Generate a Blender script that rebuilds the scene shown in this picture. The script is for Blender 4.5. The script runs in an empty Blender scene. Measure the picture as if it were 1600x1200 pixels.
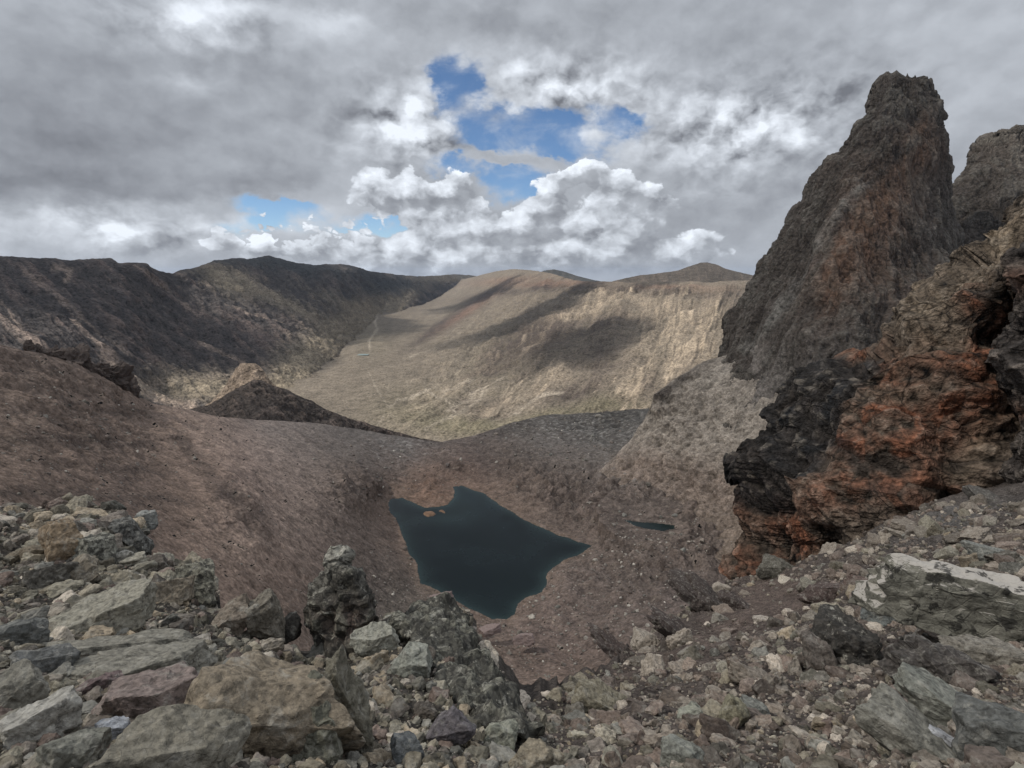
import bpy, math, time
import numpy as np
from mathutils import Vector, Matrix
T0 = time.time()
C = bpy.context.scene.collection
SC = bpy.context.scene
R = math.radians
# ------------------------------------------------------------------ camera
PITCH = R(11.0)
FPX = 900.0                      # focal length for a 1600 px wide frame
cd = bpy.data.cameras.new('camera'); cd.lens = 36 * FPX / 1600; cd.sensor_width = 36
cd.clip_start = 0.1; cd.clip_end = 200000
cam = bpy.data.objects.new('camera', cd); C.objects.link(cam)
cam.location = (0, 0, 0); cam.rotation_euler = (math.pi / 2 - PITCH, 0, 0)
SC.camera = cam
SC.view_settings.view_transform = 'Standard'; SC.view_settings.look = 'None'
SC.view_settings.exposure = 0.22; SC.view_settings.gamma = 1
# ------------------------------------------------------------------ sun
SUN_EL, SUN_AZ = R(50), R(-100)      # azimuth from +Y towards +X: the sun stands high on the left
SUNV = np.array([math.sin(SUN_AZ) * math.cos(SUN_EL), math.cos(SUN_AZ) * math.cos(SUN_EL), math.sin(SUN_EL)])
sl = bpy.data.lights.new('sun', 'SUN'); sl.energy = 3.6; sl.angle = R(1.0); sl.color = (1, .95, .86)
so = bpy.data.objects.new('sun', sl); C.objects.link(so)
so.rotation_euler = Vector(-SUNV).to_track_quat('-Z', 'Y').to_euler()
# ------------------------------------------------------------------ node expressions
class N:
    """a float/vector socket with operators that build math nodes"""
    def __init__(s, nt, sock): s.nt, s.s = nt, sock
    def _m(s, op, *a, clamp=False):
        n = s.nt.nodes.new('ShaderNodeMath'); n.operation = op; n.use_clamp = clamp
        for i, x in enumerate((s,) + a):
            if isinstance(x, N): s.nt.links.new(x.s, n.inputs[i])
            else: n.inputs[i].default_value = x
        return N(s.nt, n.outputs[0])
    def __add__(s, o): return s._m('ADD', o)
    __radd__ = __add__
    def __mul__(s, o): return s._m('MULTIPLY', o)
    __rmul__ = __mul__
    def __sub__(s, o): return s._m('SUBTRACT', o)
    def __rsub__(s, o): return (s * -1.0) + o
    def __truediv__(s, o): return s._m('DIVIDE', o)
    def __pow__(s, o): return s._m('POWER', o)
    def mn(s, o): return s._m('MINIMUM', o)
    def mx(s, o): return s._m('MAXIMUM', o)
    def sat(s): return s._m('ADD', 0.0, clamp=True)
    def exp(s): return s._m('EXPONENT')
    def abs(s): return s._m('ABSOLUTE')
    def ss(s, a, b):
        n = s.nt.nodes.new('ShaderNodeMapRange'); n.interpolation_type = 'SMOOTHSTEP'
        s.nt.links.new(s.s, n.inputs[0]); n.inputs[1].default_value = a; n.inputs[2].default_value = b
        return N(s.nt, n.outputs[0])
def noise(nt, vec, scale, detail=8, rough=.5, dist=0, lac=2.0, kind='FBM'):
    n = nt.nodes.new('ShaderNodeTexNoise'); n.noise_dimensions = '3D'; n.noise_type = kind
    nt.links.new(vec, n.inputs['Vector'])
    n.inputs['Scale'].default_value = scale; n.inputs['Detail'].default_value = detail
    n.inputs['Roughness'].default_value = rough; n.inputs['Distortion'].default_value = dist
    n.inputs['Lacunarity'].default_value = lac
    return n
def voro(nt, vec, scale, feat='F1', detail=0, rand=1):
    n = nt.nodes.new('ShaderNodeTexVoronoi'); n.feature = feat
    nt.links.new(vec, n.inputs['Vector']); n.inputs['Scale'].default_value = scale
    if 'Detail' in n.inputs: n.inputs['Detail'].default_value = detail
    n.inputs['Randomness'].default_value = rand
    return n
def comb(nt, x, y, z):
    n = nt.nodes.new('ShaderNodeCombineXYZ')
    for i, q in enumerate((x, y, z)):
        if isinstance(q, N): nt.links.new(q.s, n.inputs[i])
        else: n.inputs[i].default_value = q
    return n.outputs[0]
def mixc(nt, f, a, b, mode='MIX'):
    n = nt.nodes.new('ShaderNodeMix'); n.data_type = 'RGBA'; n.blend_type = mode
    if isinstance(f, N): nt.links.new(f.s, n.inputs[0])
    else: n.inputs[0].default_value = f
    for q, i in ((a, 6), (b, 7)):
        if isinstance(q, tuple): n.inputs[i].default_value = (*q[:3], 1)
        else: nt.links.new(q, n.inputs[i])
    return n.outputs[2]
# ------------------------------------------------------------------ world sky
def pxdir(u, v):
    a = (u - 800) / FPX; b = (600 - v) / FPX
    cp, sp = math.cos(PITCH), math.sin(PITCH)
    return np.array([a, cp + b * sp, -sp + b * cp])
def azel(u, v):
    d = pxdir(u, v); return math.atan2(d[0], d[1]), math.atan2(d[2], math.hypot(d[0], d[1]))
def build_world():
    w = bpy.data.worlds.new('World'); SC.world = w; w.use_nodes = True
    nt = w.node_tree; nt.nodes.clear()
    out = nt.nodes.new('ShaderNodeOutputWorld'); bg = nt.nodes.new('ShaderNodeBackground')
    nt.links.new(bg.outputs[0], out.inputs[0])
    sky = nt.nodes.new('ShaderNodeTexSky'); sky.sky_type = 'NISHITA'; sky.sun_disc = False
    sky.sun_elevation = SUN_EL; sky.sun_rotation = SUN_AZ; sky.altitude = 4500; sky.air_density = 1.1; sky.dust_density = .3
    tc = nt.nodes.new('ShaderNodeTexCoord'); gen = tc.outputs['Generated']
    sx = nt.nodes.new('ShaderNodeSeparateXYZ'); nt.links.new(gen, sx.inputs[0])
    X, Y, Z = (N(nt, sx.outputs[i]) for i in range(3))
    az = X._m('ARCTAN2', Y); el = Z._m('ARCSINE')
    # cloud-space: stretch elevation (clouds flatten towards the horizon)
    P = comb(nt, az * 3.0, el * 4.6, X * 0.3)
    def split(sock):
        q = nt.nodes.new('ShaderNodeSeparateXYZ'); nt.links.new(sock, q.inputs[0]); return N(nt, q.outputs[0]) - .5, N(nt, q.outputs[1]) - .5
    wa, we = split(noise(nt, P, 1.7, 5, .55).outputs['Color']); wa2, we2 = split(noise(nt, P, 8.0, 5, .6).outputs['Color'])
    A = az + wa * .10 + wa2 * .055; E = el + we * .07 + we2 * .045
    A2 = az + wa2 * .05; E2 = el + we2 * .04
    VS, VH = comb(nt, A, E, 0.0), comb(nt, A2, E2, 0.0)
    def blob(u, v, ru, rv, rot=0, hard=False):
        """exp(-r2) of a soft ellipse in azimuth and elevation"""
        a0, e0 = azel(u, v); a1, _ = azel(u + ru, v); _, e1 = azel(u, v - rv)
        ka, ke = 1 / max(abs(a1 - a0), 1e-4), 1 / max(abs(e1 - e0), 1e-4); src = VH if hard else VS
        if rot:
            r_ = nt.nodes.new('ShaderNodeVectorRotate'); r_.rotation_type = 'Z_AXIS'; nt.links.new(src, r_.inputs['Vector'])
            r_.inputs['Center'].default_value = (a0, e0, 0); r_.inputs['Angle'].default_value = R(rot); src = r_.outputs[0]
        m = nt.nodes.new('ShaderNodeVectorMath'); m.operation = 'MULTIPLY_ADD'; nt.links.new(src, m.inputs[0])
        m.inputs[1].default_value = (ka, ke, 0); m.inputs[2].default_value = (-a0 * ka, -e0 * ke, 0)
        d = nt.nodes.new('ShaderNodeVectorMath'); d.operation = 'DOT_PRODUCT'; nt.links.new(m.outputs[0], d.inputs[0]); nt.links.new(m.outputs[0], d.inputs[1])
        p = nt.nodes.new('ShaderNodeMath'); p.operation = 'POWER'; p.inputs[0].default_value = math.exp(-1); nt.links.new(d.outputs['Value'], p.inputs[1])
        return N(nt, p.outputs[0])
    def total(lst, hard=False):
        t = None
        for q in lst:
            b = blob(*q[1:], hard=hard)
            t = b * q[0] if t is None else b._m('MULTIPLY_ADD', q[0], t)
        return t
    # billowing field of round heads, sampled twice (the second time shifted towards the light) for modelling
    def billow(vec, s):
        n1 = noise(nt, vec, s, 5, .55, .1)
        v1 = voro(nt, vec, s * 1.15, 'F1', 3)
        return N(nt, n1.outputs[0]) * .5 + (1.0 - N(nt, v1.outputs['Distance'])) * .5
    P0 = comb(nt, az * 3.4 + wa2 * .10, el * 4.6 + we2 * .10, X * .2)
    P1 = comb(nt, az * 3.4 + wa2 * .10 - .04, el * 4.6 + we2 * .10 + .085, X * .2)
    b0 = billow(P0, 5.5); b1 = billow(P1, 5.5)
    relief = (b0 - b1)                       # >0 where the side faces the light
    soft = N(nt, noise(nt, P, 1.1, 5, .5).outputs[0])
    soft2 = N(nt, noise(nt, P, 3.4, 7, .58, .25).outputs[0])
    # blue gaps
    gap = total([(1.5, 712, 135, 34, 44), (1.1, 775, 205, 62, 32), (1.5, 870, 212, 80, 28, 8), (1.1, 955, 184, 38, 20, 20),
                 (1.3, 800, 285, 44, 32), (.9, 705, 262, 40, 16), (.8, 445, 320, 80, 12, 3), (.6, 600, 350, 60, 18),
                 (.6, 400, 350, 70, 20), (.5, 500, 345, 60, 20), (.5, 1010, 320, 18, 16), (-.75, 800, 246, 56, 10)])
    cov = gap - ((soft2 - .5) * 3.6 + (b0 - .55) * 1.4) * gap.ss(.1, .5)
    clear = cov.ss(.10, 1.25) * (.96 - soft2.ss(.42, .72) * .6)
    # cumulus heads in front of the blue, each lit on its upper left
    vf = N(nt, voro(nt, P0, 15, 'F1', 2).outputs['Distance']); sm = blob(440, 350, 120, 34, hard=True)
    cum = sm * ((.76 - vf) * 2.6) + blob(430, 356, 80, 17, hard=True) * .55 + blob(520, 356, 60, 17, hard=True) * .55; lit = None
    for (amp, u, v, ru, rv, k) in [(1.2, 720, 284, 24, 26, 1.3), (1.0, 702, 306, 24, 24, 1), (1.0, 742, 318, 28, 22, 1), (1.3, 592, 300, 64, 46, .25), (1.1, 648, 306, 40, 36, .8),
                                (1.2, 915, 262, 34, 20, 1.4), (1.1, 878, 278, 30, 22, 1.2), (1.1, 950, 288, 34, 26, 1.1), (1.1, 848, 314, 34, 28, 1.0), (1.0, 990, 304, 32, 30, 1.1), (1.0, 1034, 318, 34, 34, 1.0), (1.0, 900, 335, 56, 36, .7),
                                (1.0, 964, 368, 60, 34, .9), (1.1, 815, 355, 50, 30, .7), (1.1, 758, 366, 56, 28, .9), (1.1, 680, 358, 60, 30, .6), (1.2, 880, 404, 110, 30, .6), (1.2, 700, 412, 110, 26, .8), (1.1, 1010, 410, 90, 34, .5),
                                (1.0, 560, 392, 100, 24, .7), (1.0, 440, 390, 90, 20, .6), (.8, 352, 372, 40, 22, .7), (.9, 1100, 385, 60, 44, .5)]:
        b = blob(u, v, ru, rv, hard=True); m = nt.nodes[-3].outputs[0]
        d = nt.nodes.new('ShaderNodeVectorMath'); d.operation = 'DOT_PRODUCT'; nt.links.new(m, d.inputs[0]); d.inputs[1].default_value = (-.45, .85, 0)
        cum = b._m('MULTIPLY_ADD', amp, cum); q = b * (N(nt, d.outputs['Value']) * k); lit = q if lit is None else lit + q
    cm = (cum * 1.35 + (b0 - .52) * 1.8 + (soft2 - .5) * .4).ss(.46, .66)
    # large soft brightness pattern of the layer cloud
    lay = total([(-.10, 130, 230, 260, 70, -6), (-.12, 60, 290, 130, 36, 0), (-.13, 360, 288, 170, 24, -10), (-.05, 60, 100, 260, 110), (.42, 305, 18, 56, 34), (.22, 380, 10, 60, 20), (.18, 520, 30, 60, 20),
                 (.12, 300, 128, 40, 16), (.34, 640, 182, 46, 34, -30), (.16, 570, 235, 60, 20, -35), (.42, 178, 358, 50, 17), (.12, 320, 345, 110, 18), (.10, 60, 370, 110, 22), (.16, 810, 118, 60, 40),
                 (.14, 960, 130, 90, 36), (.17, 1090, 160, 90, 34), (.36, 1180, 200, 60, 30), (.30, 1250, 225, 40, 22), (.16, 1080, 250, 60, 30), (.08, 560, 70, 110, 60), (.04, 1400, 60, 200, 60), (.06, 1530, 150, 60, 30),
                 (-.06, 1130, 310, 90, 50), (-.10, 770, 20, 60, 40), (-.08, 860, 50, 60, 22), (-.04, 1320, 60, 100, 60), (-.05, 660, 20, 50, 30)])
    rmask = total([(1, 1150, 200, 160, 70), (1, 640, 200, 80, 60), (.8, 880, 140, 120, 50), (.6, 200, 360, 160, 30), (.4, 300, 40, 120, 40)])
    high = el.ss(.42, .8)                    # unseen sky above the frame, brightened to add fill light on the land
    L = lay + .39 + (soft - .5) * .38 + (soft2 - .5) * (.11 + rmask * .42) + relief * (.10 + rmask * 1.1) + high * .3 + gap.mx(0.0).mn(1.0) * .16
    Lc = lit * .66 + .46 + sm * ((.5 - vf) * .3 + .16) + relief * .85 + (soft2 - .5) * .12
    g1 = L.mx(.17).mn(high * 1.0 + .84); g2 = Lc.mx((soft2 - .5) * .3 + relief * .3 + .36).mn(.88)
    def tone(g):
        return comb(nt, g * .925, g * .985, g * 1.055 + .012)
    mul = nt.nodes.new('ShaderNodeVectorMath'); mul.operation = 'SCALE'; nt.links.new(sky.outputs[0], mul.inputs[0]); mul.inputs['Scale'].default_value = .10
    sat = nt.nodes.new('ShaderNodeHueSaturation'); sat.inputs['Saturation'].default_value = 1.15; nt.links.new(mul.outputs[0], sat.inputs['Color'])
    col = mixc(nt, clear, tone(g1), sat.outputs[0])
    col = mixc(nt, cm, col, tone(g2))
    nt.links.new(col, bg.inputs[0]); bg.inputs[1].default_value = 1.0
    w.cycles.sampling_method = 'MANUAL'; w.cycles.sample_map_resolution = 512
build_world()
SC.cycles.max_bounces = 4; SC.cycles.diffuse_bounces = 2; SC.cycles.glossy_bounces = 2; SC.cycles.transparent_max_bounces = 16
SC.cycles.transmission_bounces = 2; SC.cycles.volume_bounces = 0
SC.cycles.use_denoising = True
# ------------------------------------------------------------------ numpy noise
rng = np.random.default_rng(7)
PERM = rng.permutation(256).astype(np.int32); PERM = np.concatenate([PERM, PERM])
G = rng.normal(size=(256, 3)); G /= np.linalg.norm(G, axis=1)[:, None]; G = G.astype(np.float32)
CELL = rng.random((256, 8)).astype(np.float32)
def perlin(p):
    """p (n,3) -> (n,) roughly -1..1"""
    f = np.floor(p); i = f.astype(np.int64) & 255; i = i.astype(np.int32); t = (p - f).astype(np.float32)
    w = t * t * t * (t * (t * 6 - 15) + 10)
    out = 0
    for dx in (0, 1):
        a = PERM[(i[:, 0] + dx) & 255]; wx = w[:, 0] if dx else 1 - w[:, 0]
        for dy in (0, 1):
            b = PERM[(a + i[:, 1] + dy) & 255]; wy = w[:, 1] if dy else 1 - w[:, 1]
            for dz in (0, 1):
                g = G[PERM[(b + i[:, 2] + dz) & 255]]; wz = w[:, 2] if dz else 1 - w[:, 2]
                out = out + wx * wy * wz * (g[:, 0] * (t[:, 0] - dx) + g[:, 1] * (t[:, 1] - dy) + g[:, 2] * (t[:, 2] - dz))
    return out * 1.6
def fbm(p, s, oct=5, gain=.5, lac=2.03, ridged=False, off=0.0):
    """s = size of the largest feature"""
    q = np.asarray(p, np.float64) / s + off; a = 1.0; tot = 0; r = 0
    for k in range(oct):
        n = perlin(q)
        if ridged: n = 1 - 2 * np.abs(n)
        r = r + a * n; tot += a; a *= gain; q = q * lac + 17.3
    return (r / tot).astype(np.float32)
def facets(p, s, tilt=1.0, off=0.0):
    """fractured rock with flat faces: the difference of two upper envelopes of tilted planes. returns (height, distance to a crease, cell random)"""
    q = np.asarray(p, np.float64) / s + off
    q = (q + np.stack([perlin(q * .9 + 5), perlin(q * .9 + 31), perlin(q * .9 + 77)], 1) * .1)
    a, e, r = envelope(q, tilt); b, e2, _ = envelope(q + (31.37, 17.71, 53.13), tilt)
    return (a - b) * 1.15, np.minimum(e, e2), r
def envelope(q, tilt):
    f = np.floor(q).astype(np.int32); q = (q - f).astype(np.float32); n = len(q); best = np.full(n, -9e9, np.float32); sec = best.copy(); bid = np.zeros(n, np.int32)
    f &= 255
    for dx in (-1, 0, 1):
        hx = PERM[(f[:, 0] + dx) & 255]
        for dy in (-1, 0, 1):
            hy = PERM[(hx + f[:, 1] + dy) & 255]
            for dz in (-1, 0, 1):
                h = PERM[(hy + f[:, 2] + dz) & 255]; o = CELL[h]
                x = q[:, 0] - dx - o[:, 0]; y = q[:, 1] - dy - o[:, 1]; z = q[:, 2] - dz - o[:, 2]
                w = (o[:, 6] - .5) * .5 - (x * x + y * y + z * z) * .9 + ((o[:, 3] - .5) * x + (o[:, 4] - .5) * y + (o[:, 5] - .5) * z) * (1.6 * tilt)
                m = w > best
                sec = np.where(m, best, np.maximum(sec, w)); bid = np.where(m, h, bid); best = np.where(m, w, best)
    return best, (best - sec), CELL[bid, 7]
def rbf(ctl, q, smooth=0.0):
    """ctl (n,k+2): two coordinates and k values; linear + r kernel"""
    ctl = np.asarray(ctl, np.float64); P = ctl[:, :2] / 100; V = ctl[:, 2:]
    n = len(P); r = np.linalg.norm(P[:, None] - P[None], axis=2)
    K = r + smooth * np.eye(n); A = np.zeros((n + 3, n + 3)); A[:n, :n] = K; A[:n, n] = 1; A[:n, n + 1:] = P; A[n, :n] = 1; A[n + 1:, :n] = P.T
    B = np.zeros((n + 3, V.shape[1])); B[:n] = V
    W = np.linalg.solve(A, B); q = np.asarray(q, np.float64) / 100; out = np.empty((len(q), V.shape[1]))
    for i in range(0, len(q), 60000):
        s = q[i:i + 60000]; d = np.sqrt(((s[:, None] - P[None]) ** 2).sum(2))
        out[i:i + 60000] = d @ W[:n] + W[n] + s @ W[n + 1:]
    return out
def interp(x, pts):
    pts = np.asarray(pts, float); return np.interp(x, pts[:, 0], pts[:, 1])
def dirs(u, v):
    a = (u - 800) / FPX; b = (600 - v) / FPX; cp, sp = math.cos(PITCH), math.sin(PITCH)
    return np.stack([a, cp + b * sp, -sp + b * cp], -1)
def W(u, v, D): return dirs(np.asarray(u, float), np.asarray(v, float)) * np.asarray(D, float)[..., None]
def pw(u, v, D): return W(np.array([u]), np.array([v]), np.array([D]))[0]
def sstep(x, a, b):
    t = np.clip((x - a) / (b - a), 0, 1); return t * t * (3 - 2 * t)
def inpoly(u, v, poly):
    poly = np.asarray(poly, float); ins = np.zeros(u.shape, bool); dist = np.full(u.shape, 1e9)
    for (x0, y0), (x1, y1) in zip(poly, np.roll(poly, -1, 0)):
        c = ((y0 > v) != (y1 > v)) & (u < (x1 - x0) * (v - y0) / (y1 - y0 + 1e-12) + x0); ins ^= c
        L2 = (x1 - x0) ** 2 + (y1 - y0) ** 2 + 1e-9
        t = np.clip(((u - x0) * (x1 - x0) + (v - y0) * (y1 - y0)) / L2, 0, 1)
        dist = np.minimum(dist, np.hypot(u - x0 - t * (x1 - x0), v - y0 - t * (y1 - y0)))
    return ins, dist
# ------------------------------------------------------------------ meshes and tags
def mesh_np(name, V, F, col=None, attrs=None, mat=None, smooth=True):
    """V (n,3), F (m,4) or (m,3) int -> linked object"""
    me = bpy.data.meshes.new(name); V = np.ascontiguousarray(V, np.float32); F = np.ascontiguousarray(F, np.int32); k = F.shape[1]
    me.vertices.add(len(V)); me.vertices.foreach_set('co', V.ravel())
    me.loops.add(F.size); me.loops.foreach_set('vertex_index', F.ravel())
    me.polygons.add(len(F)); me.polygons.foreach_set('loop_start', np.arange(0, F.size, k, dtype=np.int32))
    me.polygons.foreach_set('use_smooth', np.full(len(F), smooth))
    me.update(calc_edges=True)
    if col is not None:
        a = me.attributes.new('Col', 'FLOAT_COLOR', 'POINT')
        c = np.ones((len(V), 4), np.float32); c[:, :3] = np.clip(col, 0, 1); a.data.foreach_set('color', c.ravel())
    for n_, arr in (attrs or {}).items():
        a = me.attributes.new(n_, 'FLOAT', 'POINT'); a.data.foreach_set('value', np.ascontiguousarray(arr, np.float32))
    if mat: me.materials.append(mat)
    o = bpy.data.objects.new(name, me); C.objects.link(o); return o
def gridfaces(nr, nc, wrap=False):
    i = np.arange(nr - 1)[:, None] * nc; j = np.arange(nc if wrap else nc - 1)[None]; j1 = (j + 1) % nc
    return np.stack([i + j, i + j1, i + nc + j1, i + nc + j], -1).reshape(-1, 4)
def gnormals(Pg, wrap=False):
    """normals of a (r,c,3) grid"""
    du = np.gradient(Pg, axis=1); dv = np.gradient(Pg, axis=0)
    if wrap: du = (np.roll(Pg, -1, 1) - np.roll(Pg, 1, 1)) / 2
    n = np.cross(du, dv); return n / (np.linalg.norm(n, axis=2, keepdims=True) + 1e-12)
def tag(o, label=None, cat=None, group=None, kind=None):
    if label: o['label'] = label
    if cat: o['category'] = cat
    if group: o['group'] = group
    if kind: o['kind'] = kind
    return o
# ------------------------------------------------------------------ materials
def land_mat(name, fine=1.0, bump=.5, dist=1.0, var=.5, speck=None, rough=.95, bdet=6, cracks=None):
    """ground and rock: the land's own colour from the mesh, procedural grain and bump of the given size in metres"""
    m = bpy.data.materials.new(name); m.use_nodes = True; nt = m.node_tree; b = nt.nodes['Principled BSDF']
    b.inputs['Roughness'].default_value = rough; b.inputs['Specular IOR Level'].default_value = .15
    at = nt.nodes.new('ShaderNodeAttribute'); at.attribute_name = 'Col'
    geo = nt.nodes.new('ShaderNodeNewGeometry').outputs['Position']
    n1 = N(nt, noise(nt, geo, 1 / fine, bdet, .62).outputs[0]); n2 = N(nt, noise(nt, geo, .22 / fine, 4, .55).outputs[0])
    v1 = voro(nt, geo, 1.3 / fine, 'F1', 2); vd = N(nt, v1.outputs['Distance'])
    k = (n1 - .5) * (var * 2.9) + (n2 - .5) * (var * 1.3) + 1.0 - (vd - .4) * (var * .6)
    c = nt.nodes.new('ShaderNodeVectorMath'); c.operation = 'SCALE'; nt.links.new(at.outputs['Color'], c.inputs[0]); nt.links.new(k.mx(.15).s, c.inputs['Scale'])
    col = c.outputs[0]
    if speck:
        vs = voro(nt, geo, 1 / speck[0], 'F1'); sp = nt.nodes.new('ShaderNodeSeparateColor'); nt.links.new(vs.outputs['Color'], sp.inputs[0])
        msk = (N(nt, vs.outputs['Distance'])).ss(speck[2], speck[2] * .6) * N(nt, sp.outputs[0]).ss(speck[3], speck[3] + .1)
        col = mixc(nt, msk * speck[4], col, speck[1])
    h = n1 * .7 - vd * .5
    if cracks:                               # joints: thin dark lines between blocks, (size, vertical squeeze, strength)
        cs, cz, ca = cracks
        mp = nt.nodes.new('ShaderNodeMapping'); nt.links.new(geo, mp.inputs[0]); mp.inputs['Scale'].default_value = (1, 1, cz)
        wp = nt.nodes.new('ShaderNodeVectorMath'); wp.operation = 'MULTIPLY_ADD'; nt.links.new(noise(nt, geo, .8 / cs, 4, .6).outputs['Color'], wp.inputs[0]); wp.inputs[1].default_value = (cs * .9,) * 3; nt.links.new(mp.outputs[0], wp.inputs[2])
        ln = None
        for k_, w_ in ((1.0, .055), (.37, .07)):
            e_ = N(nt, voro(nt, wp.outputs[0], 1 / (cs * k_), 'DISTANCE_TO_EDGE').outputs['Distance']).ss(0, w_)
            ln = e_ if ln is None else ln * (e_ * .6 + .4)
        brk = N(nt, noise(nt, geo, .5 / cs, 3, .5).outputs[0]).ss(.38, .62)      # not every joint is open
        ln = 1.0 - (1.0 - ln) * brk
        col = mixc(nt, (1.0 - ln) * ca, col, (.02, .017, .015)); h = h + ln * .5
    nt.links.new(col, b.inputs['Base Color'])
    bp = nt.nodes.new('ShaderNodeBump'); bp.inputs['Strength'].default_value = bump; bp.inputs['Distance'].default_value = dist
    nt.links.new(h.s, bp.inputs['Height']); nt.links.new(bp.outputs[0], b.inputs['Normal'])
    return m
# ------------------------------------------------------------------ land layers
def streak(u, v, ang, w, l, seed=0, oct=5, gain=.55, warp=.35):
    """noise stretched along a direction (ang degrees, 0 = to the right, 90 = down the slope)"""
    c, s = np.cos(np.radians(ang)), np.sin(np.radians(ang))
    al = u * c + v * s; pe = -u * s + v * c
    p = np.stack([pe / w, al / l, np.zeros_like(u) + seed], -1).reshape(-1, 3)
    wv = perlin(p * .7 + 9.1 + seed) * warp
    p[:, 0] += wv
    return fbm(p, 1.0, oct, gain, off=seed * 3.3).reshape(u.shape)
def layer(name, u0, u1, nu, top, bot, ctl, nv, disp, colour, mat, back=(30, 12, .6), topoct=0.0, tpow=1.0, post=None, zctl=True):
    us = np.linspace(u0, u1, nu); t = np.linspace(0, 1, nv)[:, None] ** tpow
    vt = interp(us, top); vb = interp(us, bot)
    if topoct: vt = vt + fbm(np.stack([us, us * 0, us * 0 + nu], 1), 40, 5, .6) * topoct
    U = np.broadcast_to(us[None], (nv, nu)).copy(); V = vt[None] + (vb - vt)[None] * t
    cc = []
    for c in ctl:
        if len(c) == 4: cc.append((c[0], c[1], math.log(c[3] / (W(c[0], c[1], 1.0)[2]))))   # (u, v, 'z', height)
        else: cc.append((c[0], c[1], math.log(c[2])))
    D = np.exp(rbf(cc, np.stack([U.ravel(), V.ravel()], 1))).reshape(U.shape)
    P = W(U, V, D)
    if post: P = post(U, V, D, P)
    nrm = gnormals(P)
    nrm *= -np.sign((nrm * P).sum(2, keepdims=True) + 1e-9)          # towards the viewer's side
    Pd, info = disp(U, V, D, P, nrm)
    col = colour(U, V, D, P, info)
    # the far side of the crest
    L, nb, sl = back
    top0 = Pd[0]; h = top0[:, :2] / np.linalg.norm(top0[:, :2], axis=1, keepdims=True)
    sb = (np.linspace(0, 1, nb + 1)[1:] ** 1.8) * L
    Bk = np.stack([np.concatenate([top0[:, :2] + h * s, (top0[:, 2] - sl * s * min(1, .35 + s / L))[:, None]], 1) for s in sb[::-1]])
    bn = fbm(Bk.reshape(-1, 3), L * .3, 4).reshape(Bk.shape[:2]); Bk[..., 2] += bn * (sb[::-1, None]) * .12
    Pall = np.concatenate([Bk, Pd]); call = np.concatenate([np.repeat(col[:1], nb, 0), col])
    o = mesh_np(name, Pall.reshape(-1, 3), gridfaces(nv + nb, nu)[:, ::-1], call.reshape(-1, 3), None, mat)
    o['kind'] = 'structure'
    return o, (U, V, D, Pd)
def cmix(c, b, f):
    return c * (1 - f[..., None]) + np.asarray(b, float) * f[..., None]
def blotch(U, V, pts):
    """sum of soft ellipses (u, v, ru, rv, rot, amp)"""
    o = np.zeros(U.shape)
    for (u, v, ru, rv, rot, amp) in pts:
        c, s = math.cos(R(rot)), math.sin(R(rot)); dx, dy = U - u, V - v
        o += amp * np.exp(-(((dx * c + dy * s) / ru) ** 2 + ((-dx * s + dy * c) / rv) ** 2))
    return o
def line_d(U, V, pts):
    """distance in px to a polyline"""
    d = np.full(U.shape, 1e9)
    for (x0, y0), (x1, y1) in zip(pts[:-1], pts[1:]):
        L2 = (x1 - x0) ** 2 + (y1 - y0) ** 2
        t = np.clip(((U - x0) * (x1 - x0) + (V - y0) * (y1 - y0)) / L2, 0, 1)
        d = np.minimum(d, np.hypot(U - x0 - t * (x1 - x0), V - y0 - t * (y1 - y0)))
    return d
def line_d_fade(U, V, pts, w): return np.clip(1 - line_d(U, V, pts) / w, 0, 1)
def flat(*a): return [x.reshape(-1, 3) if x.ndim == 3 else x.ravel() for x in a]

# ---- far plain to the horizon
def plain():
    n = 96; rr = np.geomspace(9000, 40000, 24); th = np.linspace(0, 2 * math.pi, n, endpoint=False)
    V = np.stack([np.sin(th)[None] * rr[:, None], np.cos(th)[None] * rr[:, None], np.full((24, n), -1000.0)], -1)
    V = V.reshape(-1, 3); V[:, 2] += fbm(V * (1, 1, 0), 9000, 4) * 120
    o = mesh_np('far_plain', V, gridfaces(24, n, True), np.full((len(V), 3), (.13, .15, .14)), None, M_far); o['kind'] = 'structure'
M_far = land_mat('far_land', 60, .3, 20, .4, bdet=3)
plain()

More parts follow.
